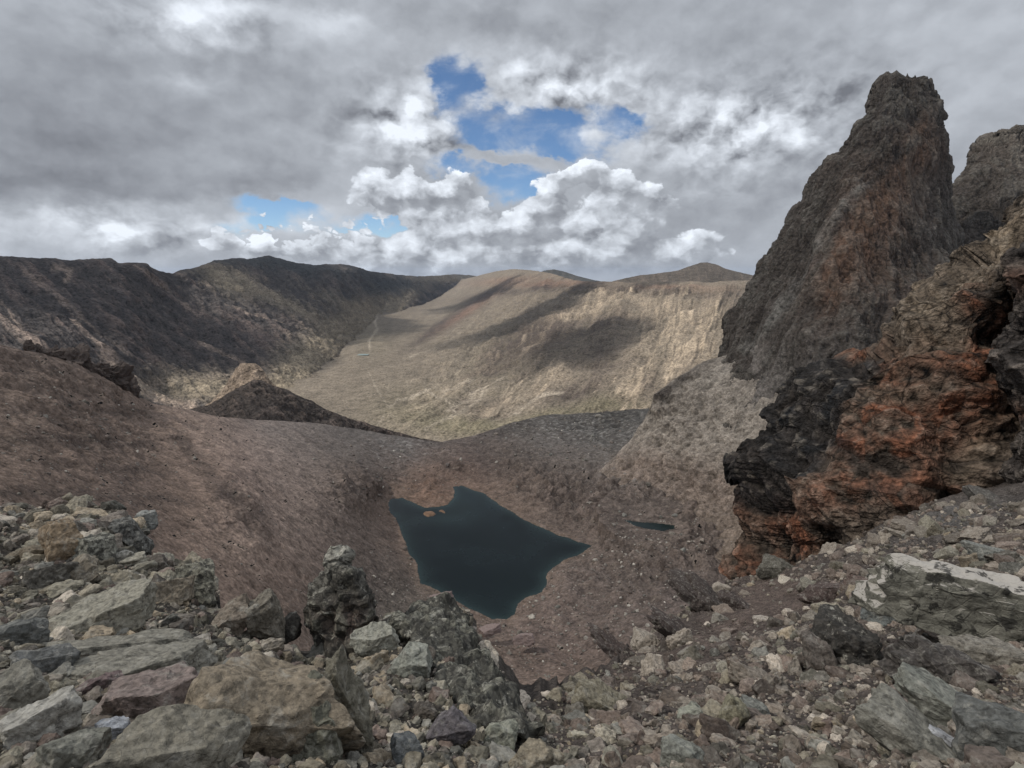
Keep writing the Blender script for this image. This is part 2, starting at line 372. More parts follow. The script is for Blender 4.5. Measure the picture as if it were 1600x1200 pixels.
# ---- left mountain range
def disp_left(U, V, D, P, nrm):
    s1 = streak(U, V, 38, 16, 120, 1, 5); s2 = streak(U, V, 45, 5, 30, 2, 4); r = fbm(P.reshape(-1, 3), 140, 6, .56, ridged=True).reshape(U.shape)
    f = facets(P.reshape(-1, 3), 26, 1.0)[0].reshape(U.shape)
    edge = sstep(V - V[0], 0, 14) * .75 + .25
    a = (s1 * 22 + r * 20 + f * 5 + s2 * 8) * edge * np.clip(D / 2200, .5, 1.6)
    return P + nrm * a[..., None], (s1, s2, r, f)
def col_left(U, V, D, P, info):
    s1, s2, r, f = info
    c = np.zeros(P.shape) + (.088, .076, .072)
    c = cmix(c, (.17, .13, .115), sstep(s1 + s2 * .9, .0, .5) * .75)
    c = cmix(c, (.045, .042, .043), sstep(-s1 - s2 + r * .3, .05, .5) * .6)
    # scree chutes, with sunlight painted into their pale colour
    ch = np.zeros(U.shape)
    for pts, w, a in (([(110, 500), (160, 545), (205, 590), (232, 622)], 7, 1), ([(212, 420), (250, 450), (310, 500)], 5, .5), ([(300, 530), (345, 552), (380, 570)], 5, .8),
                      ([(85, 420), (110, 425), (105, 440)], 9, .7), ([(350, 480), (390, 495)], 3, .5), ([(375, 485), (440, 508)], 3, .6), ([(0, 500), (70, 560), (110, 600)], 9, .6),
                      ([(40, 430), (130, 500), (200, 560)], 5, .35), ([(160, 560), (240, 625), (300, 640)], 13, .9), ([(400, 590), (300, 600), (230, 600)], 12, .45), ([(0, 470), (40, 520), (90, 560)], 4, .5)):
        ch = np.maximum(ch, a * sstep(line_d(U + s2 * 10, V + s1 * 6, pts) / w, 1.0, .1))
    c = cmix(c, (.44, .34, .275), np.clip(ch * (.7 + s2 * .6), 0, 1))
    # grassy lower and far slopes; sunlit tan painted along the toe
    low = np.clip(blotch(U, V, [(475, 575, 46, 16, -38, 1.2), (560, 520, 60, 13, -33, 1.2), (610, 485, 40, 9, -35, 1.0), (470, 560, 60, 26, -35, .6), (330, 610, 130, 22, 3, .9), (560, 500, 60, 26, -30, .9), (350, 440, 50, 18, 25, .8), (450, 480, 80, 12, 25, .6), (650, 450, 90, 12, -15, .3), (700, 434, 60, 8, 0, .8), (520, 470, 50, 10, 20, .5)]), 0, 1)
    c = cmix(c, (.30, .25, .185), np.clip(low * 1.2 + (s1 + s2) * .5 * (low > .05), 0, 1) * .9)
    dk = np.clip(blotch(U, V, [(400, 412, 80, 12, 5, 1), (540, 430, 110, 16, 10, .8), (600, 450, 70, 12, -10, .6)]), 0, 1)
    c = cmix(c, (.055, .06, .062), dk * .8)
    return c * (1 + f * .16 + r * .12)[..., None]
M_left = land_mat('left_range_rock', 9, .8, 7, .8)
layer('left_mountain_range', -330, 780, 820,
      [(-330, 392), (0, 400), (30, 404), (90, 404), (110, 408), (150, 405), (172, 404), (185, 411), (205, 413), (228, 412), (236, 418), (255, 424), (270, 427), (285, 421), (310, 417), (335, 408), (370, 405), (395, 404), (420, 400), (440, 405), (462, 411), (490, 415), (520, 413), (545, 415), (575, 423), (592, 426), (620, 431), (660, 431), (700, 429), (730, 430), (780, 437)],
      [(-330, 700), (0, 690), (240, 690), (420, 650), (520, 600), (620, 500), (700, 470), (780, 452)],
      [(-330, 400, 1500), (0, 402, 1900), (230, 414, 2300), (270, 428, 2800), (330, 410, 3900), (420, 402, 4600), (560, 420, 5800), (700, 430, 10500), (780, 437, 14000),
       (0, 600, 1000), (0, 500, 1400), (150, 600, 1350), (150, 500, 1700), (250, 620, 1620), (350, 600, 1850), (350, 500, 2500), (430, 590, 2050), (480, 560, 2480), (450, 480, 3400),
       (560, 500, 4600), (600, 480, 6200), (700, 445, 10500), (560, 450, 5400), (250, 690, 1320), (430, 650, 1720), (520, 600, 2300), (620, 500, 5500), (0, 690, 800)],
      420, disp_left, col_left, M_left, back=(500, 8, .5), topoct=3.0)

# ---- valley floor and the right hill, one sheet
HILLC = [(740, 433), (775, 424), (800, 420), (825, 421), (850, 425), (870, 430), (900, 438), (930, 440), (960, 440), (1000, 441), (1060, 440), (1100, 441), (1140, 440), (1165, 438), (1330, 445)]
def disp_val(U, V, D, P, nrm):
    ang = 126 + np.clip((900 - U) * .055, -14, 30); U0, V0 = U - 900, V - 550           # fall line of the face (down-left)
    onhill = np.clip(sstep(U + (V - 560) * 1.0, 600, 760), 0, 1)
    s1 = streak(U0, V0, ang, 26, 120, 4, 6, .6, 1.0); s2 = streak(U0, V0, ang, 7, 26, 5, 6, .62, .8); r = fbm(P.reshape(-1, 3), 160, 6, .55).reshape(U.shape)
    edge = sstep(V - V[0], 0, 16) * .8 + .2
    a = (s1 * 26 * onhill + s2 * 6 * (onhill * .8 + .2) + r * (6 + 26 * onhill)) * edge * np.clip(D / 2200, .5, 1.5)
    return P + nrm * a[..., None], (s1, s2, r, onhill)
def col_val(U, V, D, P, info):
    s1, s2, r, oh = info
    c = np.zeros(P.shape) + (.205, .172, .136)
    wu, wv = U + s2 * 9, V + s1 * 7
    g = np.clip(blotch(U, V, [(850, 655, 90, 12, -12, 1), (720, 665, 60, 16, 0, .9), (640, 640, 60, 30, 0, .6), (580, 530, 30, 30, 0, .3), (790, 560, 80, 40, -30, .35), (960, 630, 60, 14, 0, .7)]), 0, 1)
    c = cmix(c, (.165, .15, .092), g * .65)
    c = cmix(c, (.13, .105, .088), sstep(-r - s1 * .5 + s2 * .3, .0, .5) * .6 * oh)
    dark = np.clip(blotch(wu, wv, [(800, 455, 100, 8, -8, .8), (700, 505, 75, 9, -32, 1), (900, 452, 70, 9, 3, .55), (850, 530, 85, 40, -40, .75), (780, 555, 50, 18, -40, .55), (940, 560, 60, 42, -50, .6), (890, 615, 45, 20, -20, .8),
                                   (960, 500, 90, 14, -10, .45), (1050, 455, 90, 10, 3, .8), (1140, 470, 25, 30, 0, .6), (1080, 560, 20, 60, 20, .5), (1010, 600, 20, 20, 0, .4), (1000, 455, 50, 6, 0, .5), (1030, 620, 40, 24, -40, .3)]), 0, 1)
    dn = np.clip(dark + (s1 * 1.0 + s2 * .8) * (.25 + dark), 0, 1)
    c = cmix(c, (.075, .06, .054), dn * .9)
    sp1 = fbm(P.reshape(-1, 3), 38, 6, .66, off=13).reshape(U.shape)
    c = cmix(c, (.085, .068, .06), sstep(sp1 + s2 * .5, .12, .4) * (.25 + .6 * dn) * oh)
    red = np.clip(blotch(U, V, [(730, 488, 45, 6, -32, .8), (860, 442, 90, 5, -2, .7), (1060, 449, 70, 4, 0, .7), (790, 437, 60, 5, -5, .6)]), 0, 1)
    c = cmix(c, (.22, .14, .105), red * .8)
    light = np.clip(s1 * 1.5 + s2 * 1.3 - .35, 0, 1) * oh
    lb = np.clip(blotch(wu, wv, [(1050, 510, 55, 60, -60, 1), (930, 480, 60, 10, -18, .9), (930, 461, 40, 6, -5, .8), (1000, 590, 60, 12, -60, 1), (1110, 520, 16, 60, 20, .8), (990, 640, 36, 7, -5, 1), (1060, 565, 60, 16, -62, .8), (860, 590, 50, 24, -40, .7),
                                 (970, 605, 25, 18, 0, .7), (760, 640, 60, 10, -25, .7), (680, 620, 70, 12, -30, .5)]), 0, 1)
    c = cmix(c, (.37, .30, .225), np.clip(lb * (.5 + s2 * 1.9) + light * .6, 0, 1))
    # trails and dry stream beds
    tr = np.zeros(U.shape)
    for pts, w, a in (([(600, 640), (622, 622), (655, 618), (680, 606)], 2.2, .8), ([(668, 612), (690, 625), (712, 640)], 2.0, .8), ([(590, 487), (587, 505), (590, 515), (578, 530), (577, 548)], 2.6, .7),
                      ([(575, 580), (590, 610), (610, 640)], 1.8, .5), ([(700, 640), (740, 615), (790, 588)], 3, .7), ([(665, 675), (720, 640), (760, 610)], 4, .6), ([(795, 650), (850, 622), (880, 612)], 4, .8),
                      ([(660, 640), (700, 610), (740, 590)], 3, .5), ([(560, 690), (600, 655)], 2, .5), ([(640, 560), (690, 540), (740, 505)], 2, .4)):
        tr = np.maximum(tr, a * sstep(line_d(U + s2 * 5, V + r * 5, pts) / w, 1.1, .2))
    c = cmix(c, (.42, .36, .29), np.clip(tr * (.8 + s2), 0, 1) * .8)
    return c * (1 + r * .25 + s2 * .35)[..., None]
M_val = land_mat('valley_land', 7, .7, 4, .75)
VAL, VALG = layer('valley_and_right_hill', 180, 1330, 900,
      [(180, 520), (400, 500), (560, 470), (640, 452), (700, 440)] + HILLC,
      [(180, 760), (700, 790), (1330, 790)],
      [(740, 433, 10500), (800, 420, 7500), (850, 425, 6000), (900, 438, 4300), (960, 440, 3600), (1100, 441, 3000), (1165, 438, 2700), (1330, 445, 2300), (640, 452, 12000), (700, 440, 12500), (560, 470, 9000), (400, 500, 5400),
       (560, 555, 2700), (600, 600, 1950), (590, 490, 5400), (640, 475, 7200), (650, 680, 1330), (870, 640, 1380), (1000, 640, 1260), (1120, 560, 1400), (1120, 480, 2100), (1000, 560, 1650), (1000, 480, 2600), (860, 560, 1950), (860, 480, 3400),
       (740, 560, 2400), (740, 480, 5300), (740, 640, 1500), (700, 530, 3150), (800, 450, 5600), (300, 620, 1750), (450, 560, 2650), (300, 760, 1150), (650, 740, 1130), (1000, 740, 960), (1250, 700, 950), (1300, 560, 1250)],
      520, disp_val, col_val, M_val, back=(900, 8, .35), topoct=1.2)
# ---- hills behind
def disp_h(k, sc):
    def f(U, V, D, P, nrm):
        s1 = streak(U, V, 70, 9, 26, k, 5); r = fbm(P.reshape(-1, 3), sc, 6, .55, ridged=True).reshape(U.shape)
        return P + nrm * ((s1 * .05 + r * .06) * sc * (sstep(V - V[0], 0, 8) * .7 + .3))[..., None], (s1, r)
    return f
def col_h(base, alt):
    def f(U, V, D, P, info):
        s1, r = info; c = np.zeros(P.shape) + base
        return cmix(c, alt, sstep(s1 + r * .4, 0, .6) * .7)
    return f
layer('dark_hill', 950, 1200, 240, [(950, 441), (965, 438), (1000, 430), (1030, 427), (1060, 423), (1075, 417), (1088, 413), (1095, 410), (1105, 410), (1118, 413), (1135, 421), (1170, 429), (1200, 436)],
      [(950, 470), (1200, 470)], [(950, 441, 4300), (1100, 411, 4300), (1200, 436, 4000), (1100, 435, 3900), (950, 470, 3800), (1200, 470, 3500)], 60, disp_h(3, 110), col_h((.10, .085, .072), (.16, .13, .11)), M_left, back=(500, 6, .5), topoct=1.5)
layer('distant_hill', 835, 960, 120, [(835, 430), (850, 423), (866, 421), (880, 424), (900, 431), (920, 436), (940, 440), (960, 442)], [(835, 462), (960, 462)],
      [(835, 430, 8500), (866, 421, 8500), (960, 441, 8300), (835, 462, 7800), (960, 462, 7600)], 30, disp_h(5, 200), col_h((.07, .07, .065), (.11, .10, .09)), M_left, back=(800, 6, .4), topoct=.8)

# ---- lake basin with the left scree slope
LAKE_Z = -200.0; POND_Z = -186.0
LAKE = [(607, 783), (612, 779), (628, 778), (645, 786), (664, 793), (684, 792), (700, 788), (709, 778), (712, 768), (708, 761), (722, 759), (738, 766), (758, 772), (778, 788), (800, 800), (830, 818), (868, 834), (900, 846), (926, 853),
        (905, 866), (880, 876), (866, 886), (853, 897), (854, 912), (845, 926), (822, 934), (808, 944), (804, 960), (792, 968), (768, 967), (745, 956), (722, 945), (700, 932), (680, 920), (657, 912), (655, 898), (652, 882), (640, 865), (630, 840), (618, 810), (606, 796)]
POND = [(975, 809), (1000, 814), (1030, 817), (1052, 821), (1054, 829), (1035, 834), (1010, 829), (990, 821)]
TARN = [(561, 553.4), (567, 553), (574, 553.4), (574, 554.6), (567, 555), (561, 554.4)]
def roughen(poly, amp):
    P = np.array(poly, float); Q = np.roll(P, -1, 0); t = np.linspace(0, 1, 6, endpoint=False)
    D_ = (P[:, None] * (1 - t[None, :, None]) + Q[:, None] * t[None, :, None]).reshape(-1, 2); q = np.concatenate([D_, D_[:, :1] * 0], 1)
    return D_ + np.stack([fbm(q, 22, 4, .6), fbm(q + 70, 22, 4, .6)], 1) * (amp, amp * .5)
LAKED, PONDD = roughen(LAKE, 4.5), roughen([(u, 820 + (v - 820) * .7) for u, v in POND], 1.5)
def zD(v, z): return z / (-math.sin(PITCH) + (600 - v) / FPX * math.cos(PITCH))
def post_basin(U, V, D, P):
    for poly, z, k in ((LAKED, LAKE_Z, .22), (PONDD, POND_Z, .12)):
        bb = (U > 480) & (U < 1180) & (V > V[0] + 4) & (V < 1090)
        ins, d = inpoly(U[bb], V[bb], poly)
        Dl = z / dirs(U[bb], V[bb])[..., 2]
        w = np.where(ins, 1, np.exp(-(d / (20 if z == LAKE_Z else 16)) ** 2))
        Pb = P[bb] * (1 - w[:, None]) + W(U[bb], V[bb], Dl) * w[:, None]
        Pb[:, 2] += np.where(ins, -np.minimum(d * .12, 4) - .5, np.minimum(d * k * .35, 2.2) * np.exp(-(d / 40) ** 2))
        P[bb] = Pb
    for (iu, iv, ru, rv) in ((671, 804, 13, 6), (690, 802, 8, 6)):               # two islets
        e = 1 - ((U - iu) / ru) ** 2 - ((V - iv) / rv) ** 2
        P[..., 2] += np.where(e > -.5, sstep(e, -.4, .9) * (2.2 + fbm(P.reshape(-1, 3), 8, 4).reshape(U.shape) * 3), 0)
    return P
def disp_basin(U, V, D, P, nrm):
    p = P.reshape(-1, 3)
    lake, dl = inpoly(U, V, LAKED); pond, dp = inpoly(U, V, PONDD)
    calm = np.where(lake | pond, 0, sstep(np.minimum(dl, dp), 0, 40))
    rocky = np.clip(blotch(U, V, [(1000, 770, 130, 60, -10, 1), (1080, 850, 110, 60, 0, .8), (850, 760, 90, 40, 20, .8), (660, 770, 70, 25, 0, .7), (710, 735, 30, 10, 0, .9), (1000, 900, 150, 70, 0, .6), (540, 760, 40, 40, 0, .6), (60, 590, 190, 80, 15, .5), (100, 700, 200, 70, 0, .4),
                                  (380, 800, 60, 40, 45, .6), (930, 650, 60, 20, 0, .4)]), 0, 1)
    s1 = streak(U, V, 30, 18, 110, 7, 5); s2 = streak(U, V, 38, 5, 40, 8, 4)
    r = fbm(p, 45, 7, .56).reshape(U.shape); rr = (fbm(p, 34, 6, .58, ridged=True, off=4) * 1.3).reshape(U.shape)
    f, e, cr = facets(p, 11, 1.2); f = f.reshape(U.shape)
    f2 = facets(p, 3.2, 1.3, off=9)[0].reshape(U.shape)
    k = np.clip(D / 300, .3, 1.4); near_lip = sstep(V - V[0], 0, 12) * .7 + .3
    a = (r * (2.0 + 1.2 * rocky) + s1 * 2.2 * (1 - rocky) + rr * 4.4 * rocky + f * 4.2 * rocky + f2 * (.8 * rocky + .25)) * k * calm * near_lip
    P = P + nrm * a[..., None]
    for ins, d, z, lim in ((lake, dl, LAKE_Z, 150), (pond, dp, POND_Z, 40)):
        P[..., 2] = np.where(~ins & (d < lim), np.maximum(P[..., 2], z + .35 + f2 * .25 * (d < 12)), P[..., 2])
    return P, (s1, s2, r, rr, rocky, f, f2, dl, dp, lake, pond)
def col_basin(U, V, D, P, info):
    s1, s2, r, rr, rocky, f, f2, dl, dp, lake, pond = info
    pts = [(0, 560, .19, .14, .118), (0, 650, .215, .158, .13), (100, 700, .225, .163, .134), (0, 780, .20, .145, .12), (250, 660, .24, .175, .145), (330, 680, .27, .20, .17), (380, 740, .28, .205, .175), (450, 820, .28, .21, .178), (350, 850, .26, .19, .158),
           (450, 900, .24, .175, .145), (300, 780, .23, .165, .135), (200, 760, .15, .11, .095), (420, 670, .22, .18, .165), (560, 690, .17, .145, .135), (640, 700, .155, .135, .13), (560, 740, .15, .118, .105), (560, 830, .19, .145, .125), (600, 880, .16, .125, .11), (620, 940, .15, .125, .11),
           (670, 770, .26, .165, .125), (740, 720, .14, .105, .095), (850, 700, .15, .128, .12), (950, 700, .15, .135, .128), (960, 655, .07, .065, .062), (820, 665, .11, .095, .088), (800, 770, .21, .155, .13), (950, 780, .20, .155, .138), (1080, 720, .19, .165, .155), (1080, 800, .20, .155, .135),  # the darkest point, by the lip, paints in a shadow region
           (1000, 860, .17, .135, .12), (900, 920, .15, .118, .108), (1050, 950, .155, .122, .112), (850, 1000, .16, .12, .108), (880, 1050, .19, .14, .12), (1000, 1020, .17, .13, .115), (780, 1060, .20, .15, .128), (1200, 750, .17, .15, .14), (1150, 900, .15, .12, .11)]
    c = np.clip(rbf(pts, np.stack([(U + s1 * 25).ravel(), (V + r * 18).ravel()], 1)), .05, .5).reshape(P.shape)
    c = cmix(c, (.10, .08, .073), np.clip(rocky * (.35 - f * .8 + rr * .6), 0, 1) * .6)
    c = cmix(c, (.105, .08, .072), sstep(s2 + s1 * .6, .12, .6) * .5 * (U < 620))
    # dark rock bands crossing the left slope
    bd = np.zeros(U.shape)
    for pts_, w in (([(280, 690), (320, 735), (380, 790), (420, 830)], 14), ([(330, 765), (400, 820)], 9), ([(0, 690), (110, 690), (220, 700)], 8), ([(0, 770), (120, 775), (300, 785)], 10), ([(60, 655), (140, 690)], 7), ([(40, 600), (120, 640), (230, 650)], 6), ([(190, 640), (235, 655)], 5),
                    ([(680, 715), (705, 722), (722, 735)], 6), ([(150, 735), (260, 740)], 7)):
        bd = np.maximum(bd, sstep(line_d(U + s1 * 16, V + s2 * 12, pts_) / w, 1.2, .1))
    c = cmix(c, (.09, .068, .06), np.clip(bd * (.45 + f2 * .9 + rr * .5), 0, 1) * .75)
    sp1 = fbm(P.reshape(-1, 3) * (1, 1, 1.6), 7, 5, .65, off=21).reshape(U.shape)
    c = cmix(c, (.075, .058, .052), sstep(sp1 + s2 * .25 + rocky * .12, .16, .36) * (.14 + .62 * rocky))
    c = cmix(c, (.34, .28, .235), sstep(-sp1 - s2 * .3, .2, .45) * .35)
    gl = np.clip(blotch(U, V, [(900, 670, 110, 25, 0, .7), (1050, 690, 90, 40, -20, .6), (620, 700, 70, 20, 0, .5), (1000, 740, 60, 30, 0, .4)]), 0, 1)
    c = cmix(c, (.25, .235, .225), np.clip(gl * (f2 * 1.4 + .1), 0, 1))
    sh = np.where(lake, 0, np.exp(-dl / (6 + 5 * sp1 * 3))) * np.clip(.35 + sp1 * 1.5, 0, .7)
    c = cmix(c, (.20, .145, .112), sh)
    isl = (((U - 671) / 15) ** 2 + ((V - 804) / 8) ** 2 < 1) | (((U - 690) / 10) ** 2 + ((V - 802) / 8) ** 2 < 1)
    c = cmix(c, (.24, .15, .105), isl * 1.0)
    c = np.where((lake & (dl > 1.5) & ~isl)[..., None], np.array((.05, .06, .05)), c)
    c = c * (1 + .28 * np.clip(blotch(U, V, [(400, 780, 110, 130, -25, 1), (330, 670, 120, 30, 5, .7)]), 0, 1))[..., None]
    return c * (1.07, 1.07, 1.02) * (1 + r * .22 + f2 * .3 + s2 * .2)[..., None]
M_basin = land_mat('basin_scree', 1.8, .75, 1.2, .6, speck=(1.6, (.34, .31, .28), .22, .9, .5))
SH = [(u, v, zD(v, LAKE_Z)) for (u, v) in LAKE[::2]] + [(u, v, zD(v, POND_Z)) for (u, v) in POND[::2]]
BASIN, BASG = layer('lake_basin', -260, 1420, 1250,
      [(-260, 520), (0, 540), (60, 552), (110, 566), (160, 590), (210, 618), (240, 630), (290, 640), (330, 650), (400, 656), (480, 660), (560, 670), (620, 682), (690, 691), (740, 681), (800, 661), (850, 649), (930, 645), (1010, 638), (1100, 650), (1250, 640), (1420, 620)],
      [(-260, 1100), (200, 1120), (800, 1180), (1000, 1180), (1420, 1100)],
      SH + [(790, 870, zD(870, LAKE_Z)), (730, 840, zD(840, LAKE_Z)),
       (690, 691, 'z', -194), (850, 649, 'z', -193), (930, 645, 'z', -193), (1010, 638, 'z', -191), (560, 670, 'z', -182), (400, 656, 560), (240, 630, 430), (110, 566, 330), (0, 540, 275), (-260, 520, 225), (0, 640, 205), (0, 780, 128), (-260, 780, 110), (200, 800, 175), (200, 700, 270), (350, 750, 275), (400, 850, 220), (450, 950, 200),
       (500, 780, 385), (560, 760, 455), (600, 715, 'z', -190), (700, 735, 'z', -197), (640, 745, 'z', -197), (800, 720, 'z', -196), (450, 690, 510), (600, 950, 300), (760, 1080, 240), (900, 1080, 232), (900, 1000, 305), (900, 1050, 268), (1000, 1000, 275), (1100, 950, 300), (1130, 900, 360), (1100, 800, 465), (1150, 700, 590), (950, 750, 'z', -194),
       (900, 700, 'z', -195), (1000, 690, 'z', -193), (1300, 750, 520), (1300, 950, 300), (600, 1100, 190), (300, 1100, 130), (0, 1000, 85), (740, 715, 'z', -195), (800, 1000, 'z', -192), (840, 765, 'z', -196), (950, 820, 'z', -192), (880, 930, 'z', -194), (1000, 880, 'z', -192)],
      660, disp_basin, col_basin, M_basin, back=(170, 12, .95), topoct=2.0, post=post_basin)

# ---- water sheets
def water(name, poly, z, col, shallow, rough=.07, bump=.1, n=70):
    """a level sheet; its body colour pales towards the shallows"""
    c = np.array([W(u, v, z / dirs(np.float64(u), np.float64(v))[2]) for u, v in poly]); lo, hi = c.min(0), c.max(0); m_ = (hi - lo) * .06; lo, hi = lo - m_, hi + m_
    X, Y = np.meshgrid(np.linspace(lo[0], hi[0], n), np.linspace(lo[1], hi[1], n)); V = np.stack([X.ravel(), Y.ravel(), np.full(X.size, z)], 1)
    ins, d = inpoly(V[:, 0], V[:, 1], c[:, :2]); size = (hi - lo)[:2].min()
    sh = np.where(ins, np.exp(-d / (size * .02)), 1.0) * .8
    if name == 'lake_water':
        q = np.array([W(u, v, z / dirs(np.float64(u), np.float64(v))[2]) for u, v in ((725, 790), (690, 810))])
        for k, (rx, ry, a_) in enumerate(((22, 40, .26), (22, 12, .25))): sh = sh + a_ * np.exp(-((V[:, 0] - q[k, 0]) / rx) ** 2 - ((V[:, 1] - q[k, 1]) / ry) ** 2)
    m = bpy.data.materials.new(name); m.use_nodes = True; nt = m.node_tree; b = nt.nodes['Principled BSDF']
    b.inputs['Roughness'].default_value = rough; b.inputs['IOR'].default_value = 1.33; b.inputs['Specular IOR Level'].default_value = .2
    geo = nt.nodes.new('ShaderNodeNewGeometry').outputs['Position']; at = nt.nodes.new('ShaderNodeAttribute'); at.attribute_name = 'shallow'
    n1 = noise(nt, geo, .9, 5, .6); n0 = N(nt, noise(nt, geo, .03, 4, .6).outputs[0])
    cc = mixc(nt, (N(nt, at.outputs['Fac']) + (n0 - .5) * .5).sat(), col, shallow); nt.links.new(cc, b.inputs['Base Color'])
    nt.links.new((n0.ss(.35, .65) * .22 + rough).s, b.inputs['Roughness'])
    bp = nt.nodes.new('ShaderNodeBump'); bp.inputs['Strength'].default_value = bump; bp.inputs['Distance'].default_value = .3
    nt.links.new(n1.outputs[0], bp.inputs['Height']); nt.links.new(bp.outputs[0], b.inputs['Normal'])
    o = mesh_np(name, V, gridfaces(n, n), None, {'shallow': sh}, m, False); o['kind'] = 'structure'; return o
water('lake_water', LAKE, LAKE_Z, (.0015, .006, .0075), (.022, .040, .040))
water('pond_water', POND, POND_Z, (.006, .014, .014), (.02, .035, .032), n=20)
# the small turquoise tarn far down the valley lies just above the valley sheet
def tarn():
    U, V, D, P = VALG
    pts = []
    for u, v in TARN:
        k = np.argmin((U - u) ** 2 + (V - v) ** 2); pts.append(P.reshape(-1, 3)[k])
    z = max(p[2] for p in pts) + 1.0
    water('tarn_water', TARN, z, (.15, .20, .20), (.18, .2, .18), .3, .05, n=8)
tarn()

# ---- knoll between slope and valley
def disp_k(U, V, D, P, nrm):
    p = P.reshape(-1, 3); r = fbm(p, 26, 6, .6, ridged=True).reshape(U.shape); s1 = streak(U, V, 55, 7, 40, 11, 5); f = facets(p, 9, 1.2)[0].reshape(U.shape)
    e = sstep(V - V[0], 0, 10) * .7 + .3
    return P + nrm * ((r * 4 + s1 * 3 + f * 2.4) * e)[..., None], (r, s1, f)
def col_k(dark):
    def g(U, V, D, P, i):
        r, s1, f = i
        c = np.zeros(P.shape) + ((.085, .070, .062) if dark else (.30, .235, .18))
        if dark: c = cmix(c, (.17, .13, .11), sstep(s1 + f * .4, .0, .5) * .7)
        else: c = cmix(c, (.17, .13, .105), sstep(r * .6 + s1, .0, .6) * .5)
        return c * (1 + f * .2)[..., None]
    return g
M_knoll = land_mat('knoll_rock', 3, .9, 2.5, .8)
layer('tan_knoll', 300, 520, 260, [(300, 648), (330, 628), (350, 606), (360, 590), (370, 575), (377, 568), (398, 568), (408, 574), (417, 588), (428, 602), (450, 620), (480, 642), (520, 665)], [(300, 700), (520, 715)],
      [(300, 648, 900), (350, 606, 850), (388, 568, 820), (430, 605, 820), (520, 665, 800), (300, 700, 780), (400, 700, 700), (520, 715, 700), (390, 620, 780)], 150, disp_k, col_k(False), M_knoll, back=(120, 8, 1.0), topoct=1.5)
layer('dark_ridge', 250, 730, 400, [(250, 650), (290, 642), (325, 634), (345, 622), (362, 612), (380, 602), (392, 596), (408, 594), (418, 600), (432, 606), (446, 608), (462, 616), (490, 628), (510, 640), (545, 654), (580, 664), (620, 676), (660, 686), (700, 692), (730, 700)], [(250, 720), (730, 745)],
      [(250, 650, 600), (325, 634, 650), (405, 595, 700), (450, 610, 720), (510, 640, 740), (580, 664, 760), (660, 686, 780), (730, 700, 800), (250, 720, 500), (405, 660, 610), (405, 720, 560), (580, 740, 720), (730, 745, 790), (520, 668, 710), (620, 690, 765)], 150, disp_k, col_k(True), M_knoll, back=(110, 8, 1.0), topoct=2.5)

# ---- grey slope under the spire
def disp_a(U, V, D, P, nrm):
    p = P.reshape(-1, 3); r = fbm(p, 40, 7, .58, ridged=True).reshape(U.shape); s1 = streak(U, V, 125, 10, 50, 13, 5); f = facets(p, 8, 1.4)[0].reshape(U.shape); f2 = facets(p, 2.6, 1.4, off=3)[0].reshape(U.shape)
    rock = np.clip(blotch(U, V, [(1060, 620, 60, 50, -40, 1), (1050, 740, 110, 50, 0, 1), (1150, 760, 80, 70, 0, .7), (1190, 640, 70, 40, 0, .35)]), 0, 1)
    e = sstep(V - V[0], 0, 10) * .7 + .3
    return P + nrm * ((r * (1.5 + 6 * rock) + s1 * 2.5 + f * (.7 + 2.6 * rock) + f2 * .8) * e)[..., None], (r, s1, f, f2, rock)
def col_a(U, V, D, P, i):
    r, s1, f, f2, rock = i
    c = np.zeros(P.shape) + (.31, .285, .26)
    c = cmix(c, (.23, .185, .162), np.clip(blotch(U, V, [(1100, 780, 150, 50, 0, 1), (1000, 740, 80, 40, 0, .9), (1180, 830, 100, 60, 0, 1)]), 0, 1) * .8)
    c = cmix(c, (.32, .305, .285), np.clip(blotch(U, V, [(1300, 555, 60, 16, -10, .9), (1130, 580, 50, 10, -35, .5)]), 0, 1))
    c = cmix(c, (.085, .078, .075), np.clip(blotch(U + s1 * 10, V, [(1075, 590, 50, 10, -38, .9), (1160, 575, 14, 20, -40, .8), (1040, 620, 12, 20, 0, .7)]), 0, 1))
    c = cmix(c, (.175, .145, .125), sstep(V + s1 * 30, 770, 850))
    c = cmix(c, (.12, .105, .098), np.clip(s1 * .7 + r * .45 - .05, 0, 1) * .6)
    return c * (1.12, 1.06, .98) * (1 + f * .25 + f2 * .3)[..., None]
layer('grey_scree_slope', 930, 1560, 640, [(930, 742), (950, 722), (962, 712), (985, 690), (998, 668), (1010, 650), (1018, 634), (1030, 612), (1045, 600), (1075, 580), (1100, 566), (1140, 552), (1166, 540), (1240, 520), (1340, 500), (1450, 480), (1560, 450)], [(930, 780), (1050, 830), (1150, 900), (1560, 950)],
      [(930, 742, 560), (985, 690, 590), (1040, 600, 580), (1100, 566, 575), (1166, 540, 560), (1340, 500, 520), (1560, 450, 500), (1320, 545, 470), (1150, 700, 480), (1150, 800, 425), (1000, 750, 520), (1050, 830, 455), (930, 780, 545), (1150, 900, 350), (1560, 950, 200), (1300, 700, 360), (1400, 600, 380), (1250, 620, 450)],
      460, disp_a, col_a, land_mat('grey_scree', 1.8, .8, 1.4, .55, speck=(2.0, (.40, .38, .36), .2, .8, .6)), back=(110, 8, .9), topoct=3)
print('land', time.time() - T0)
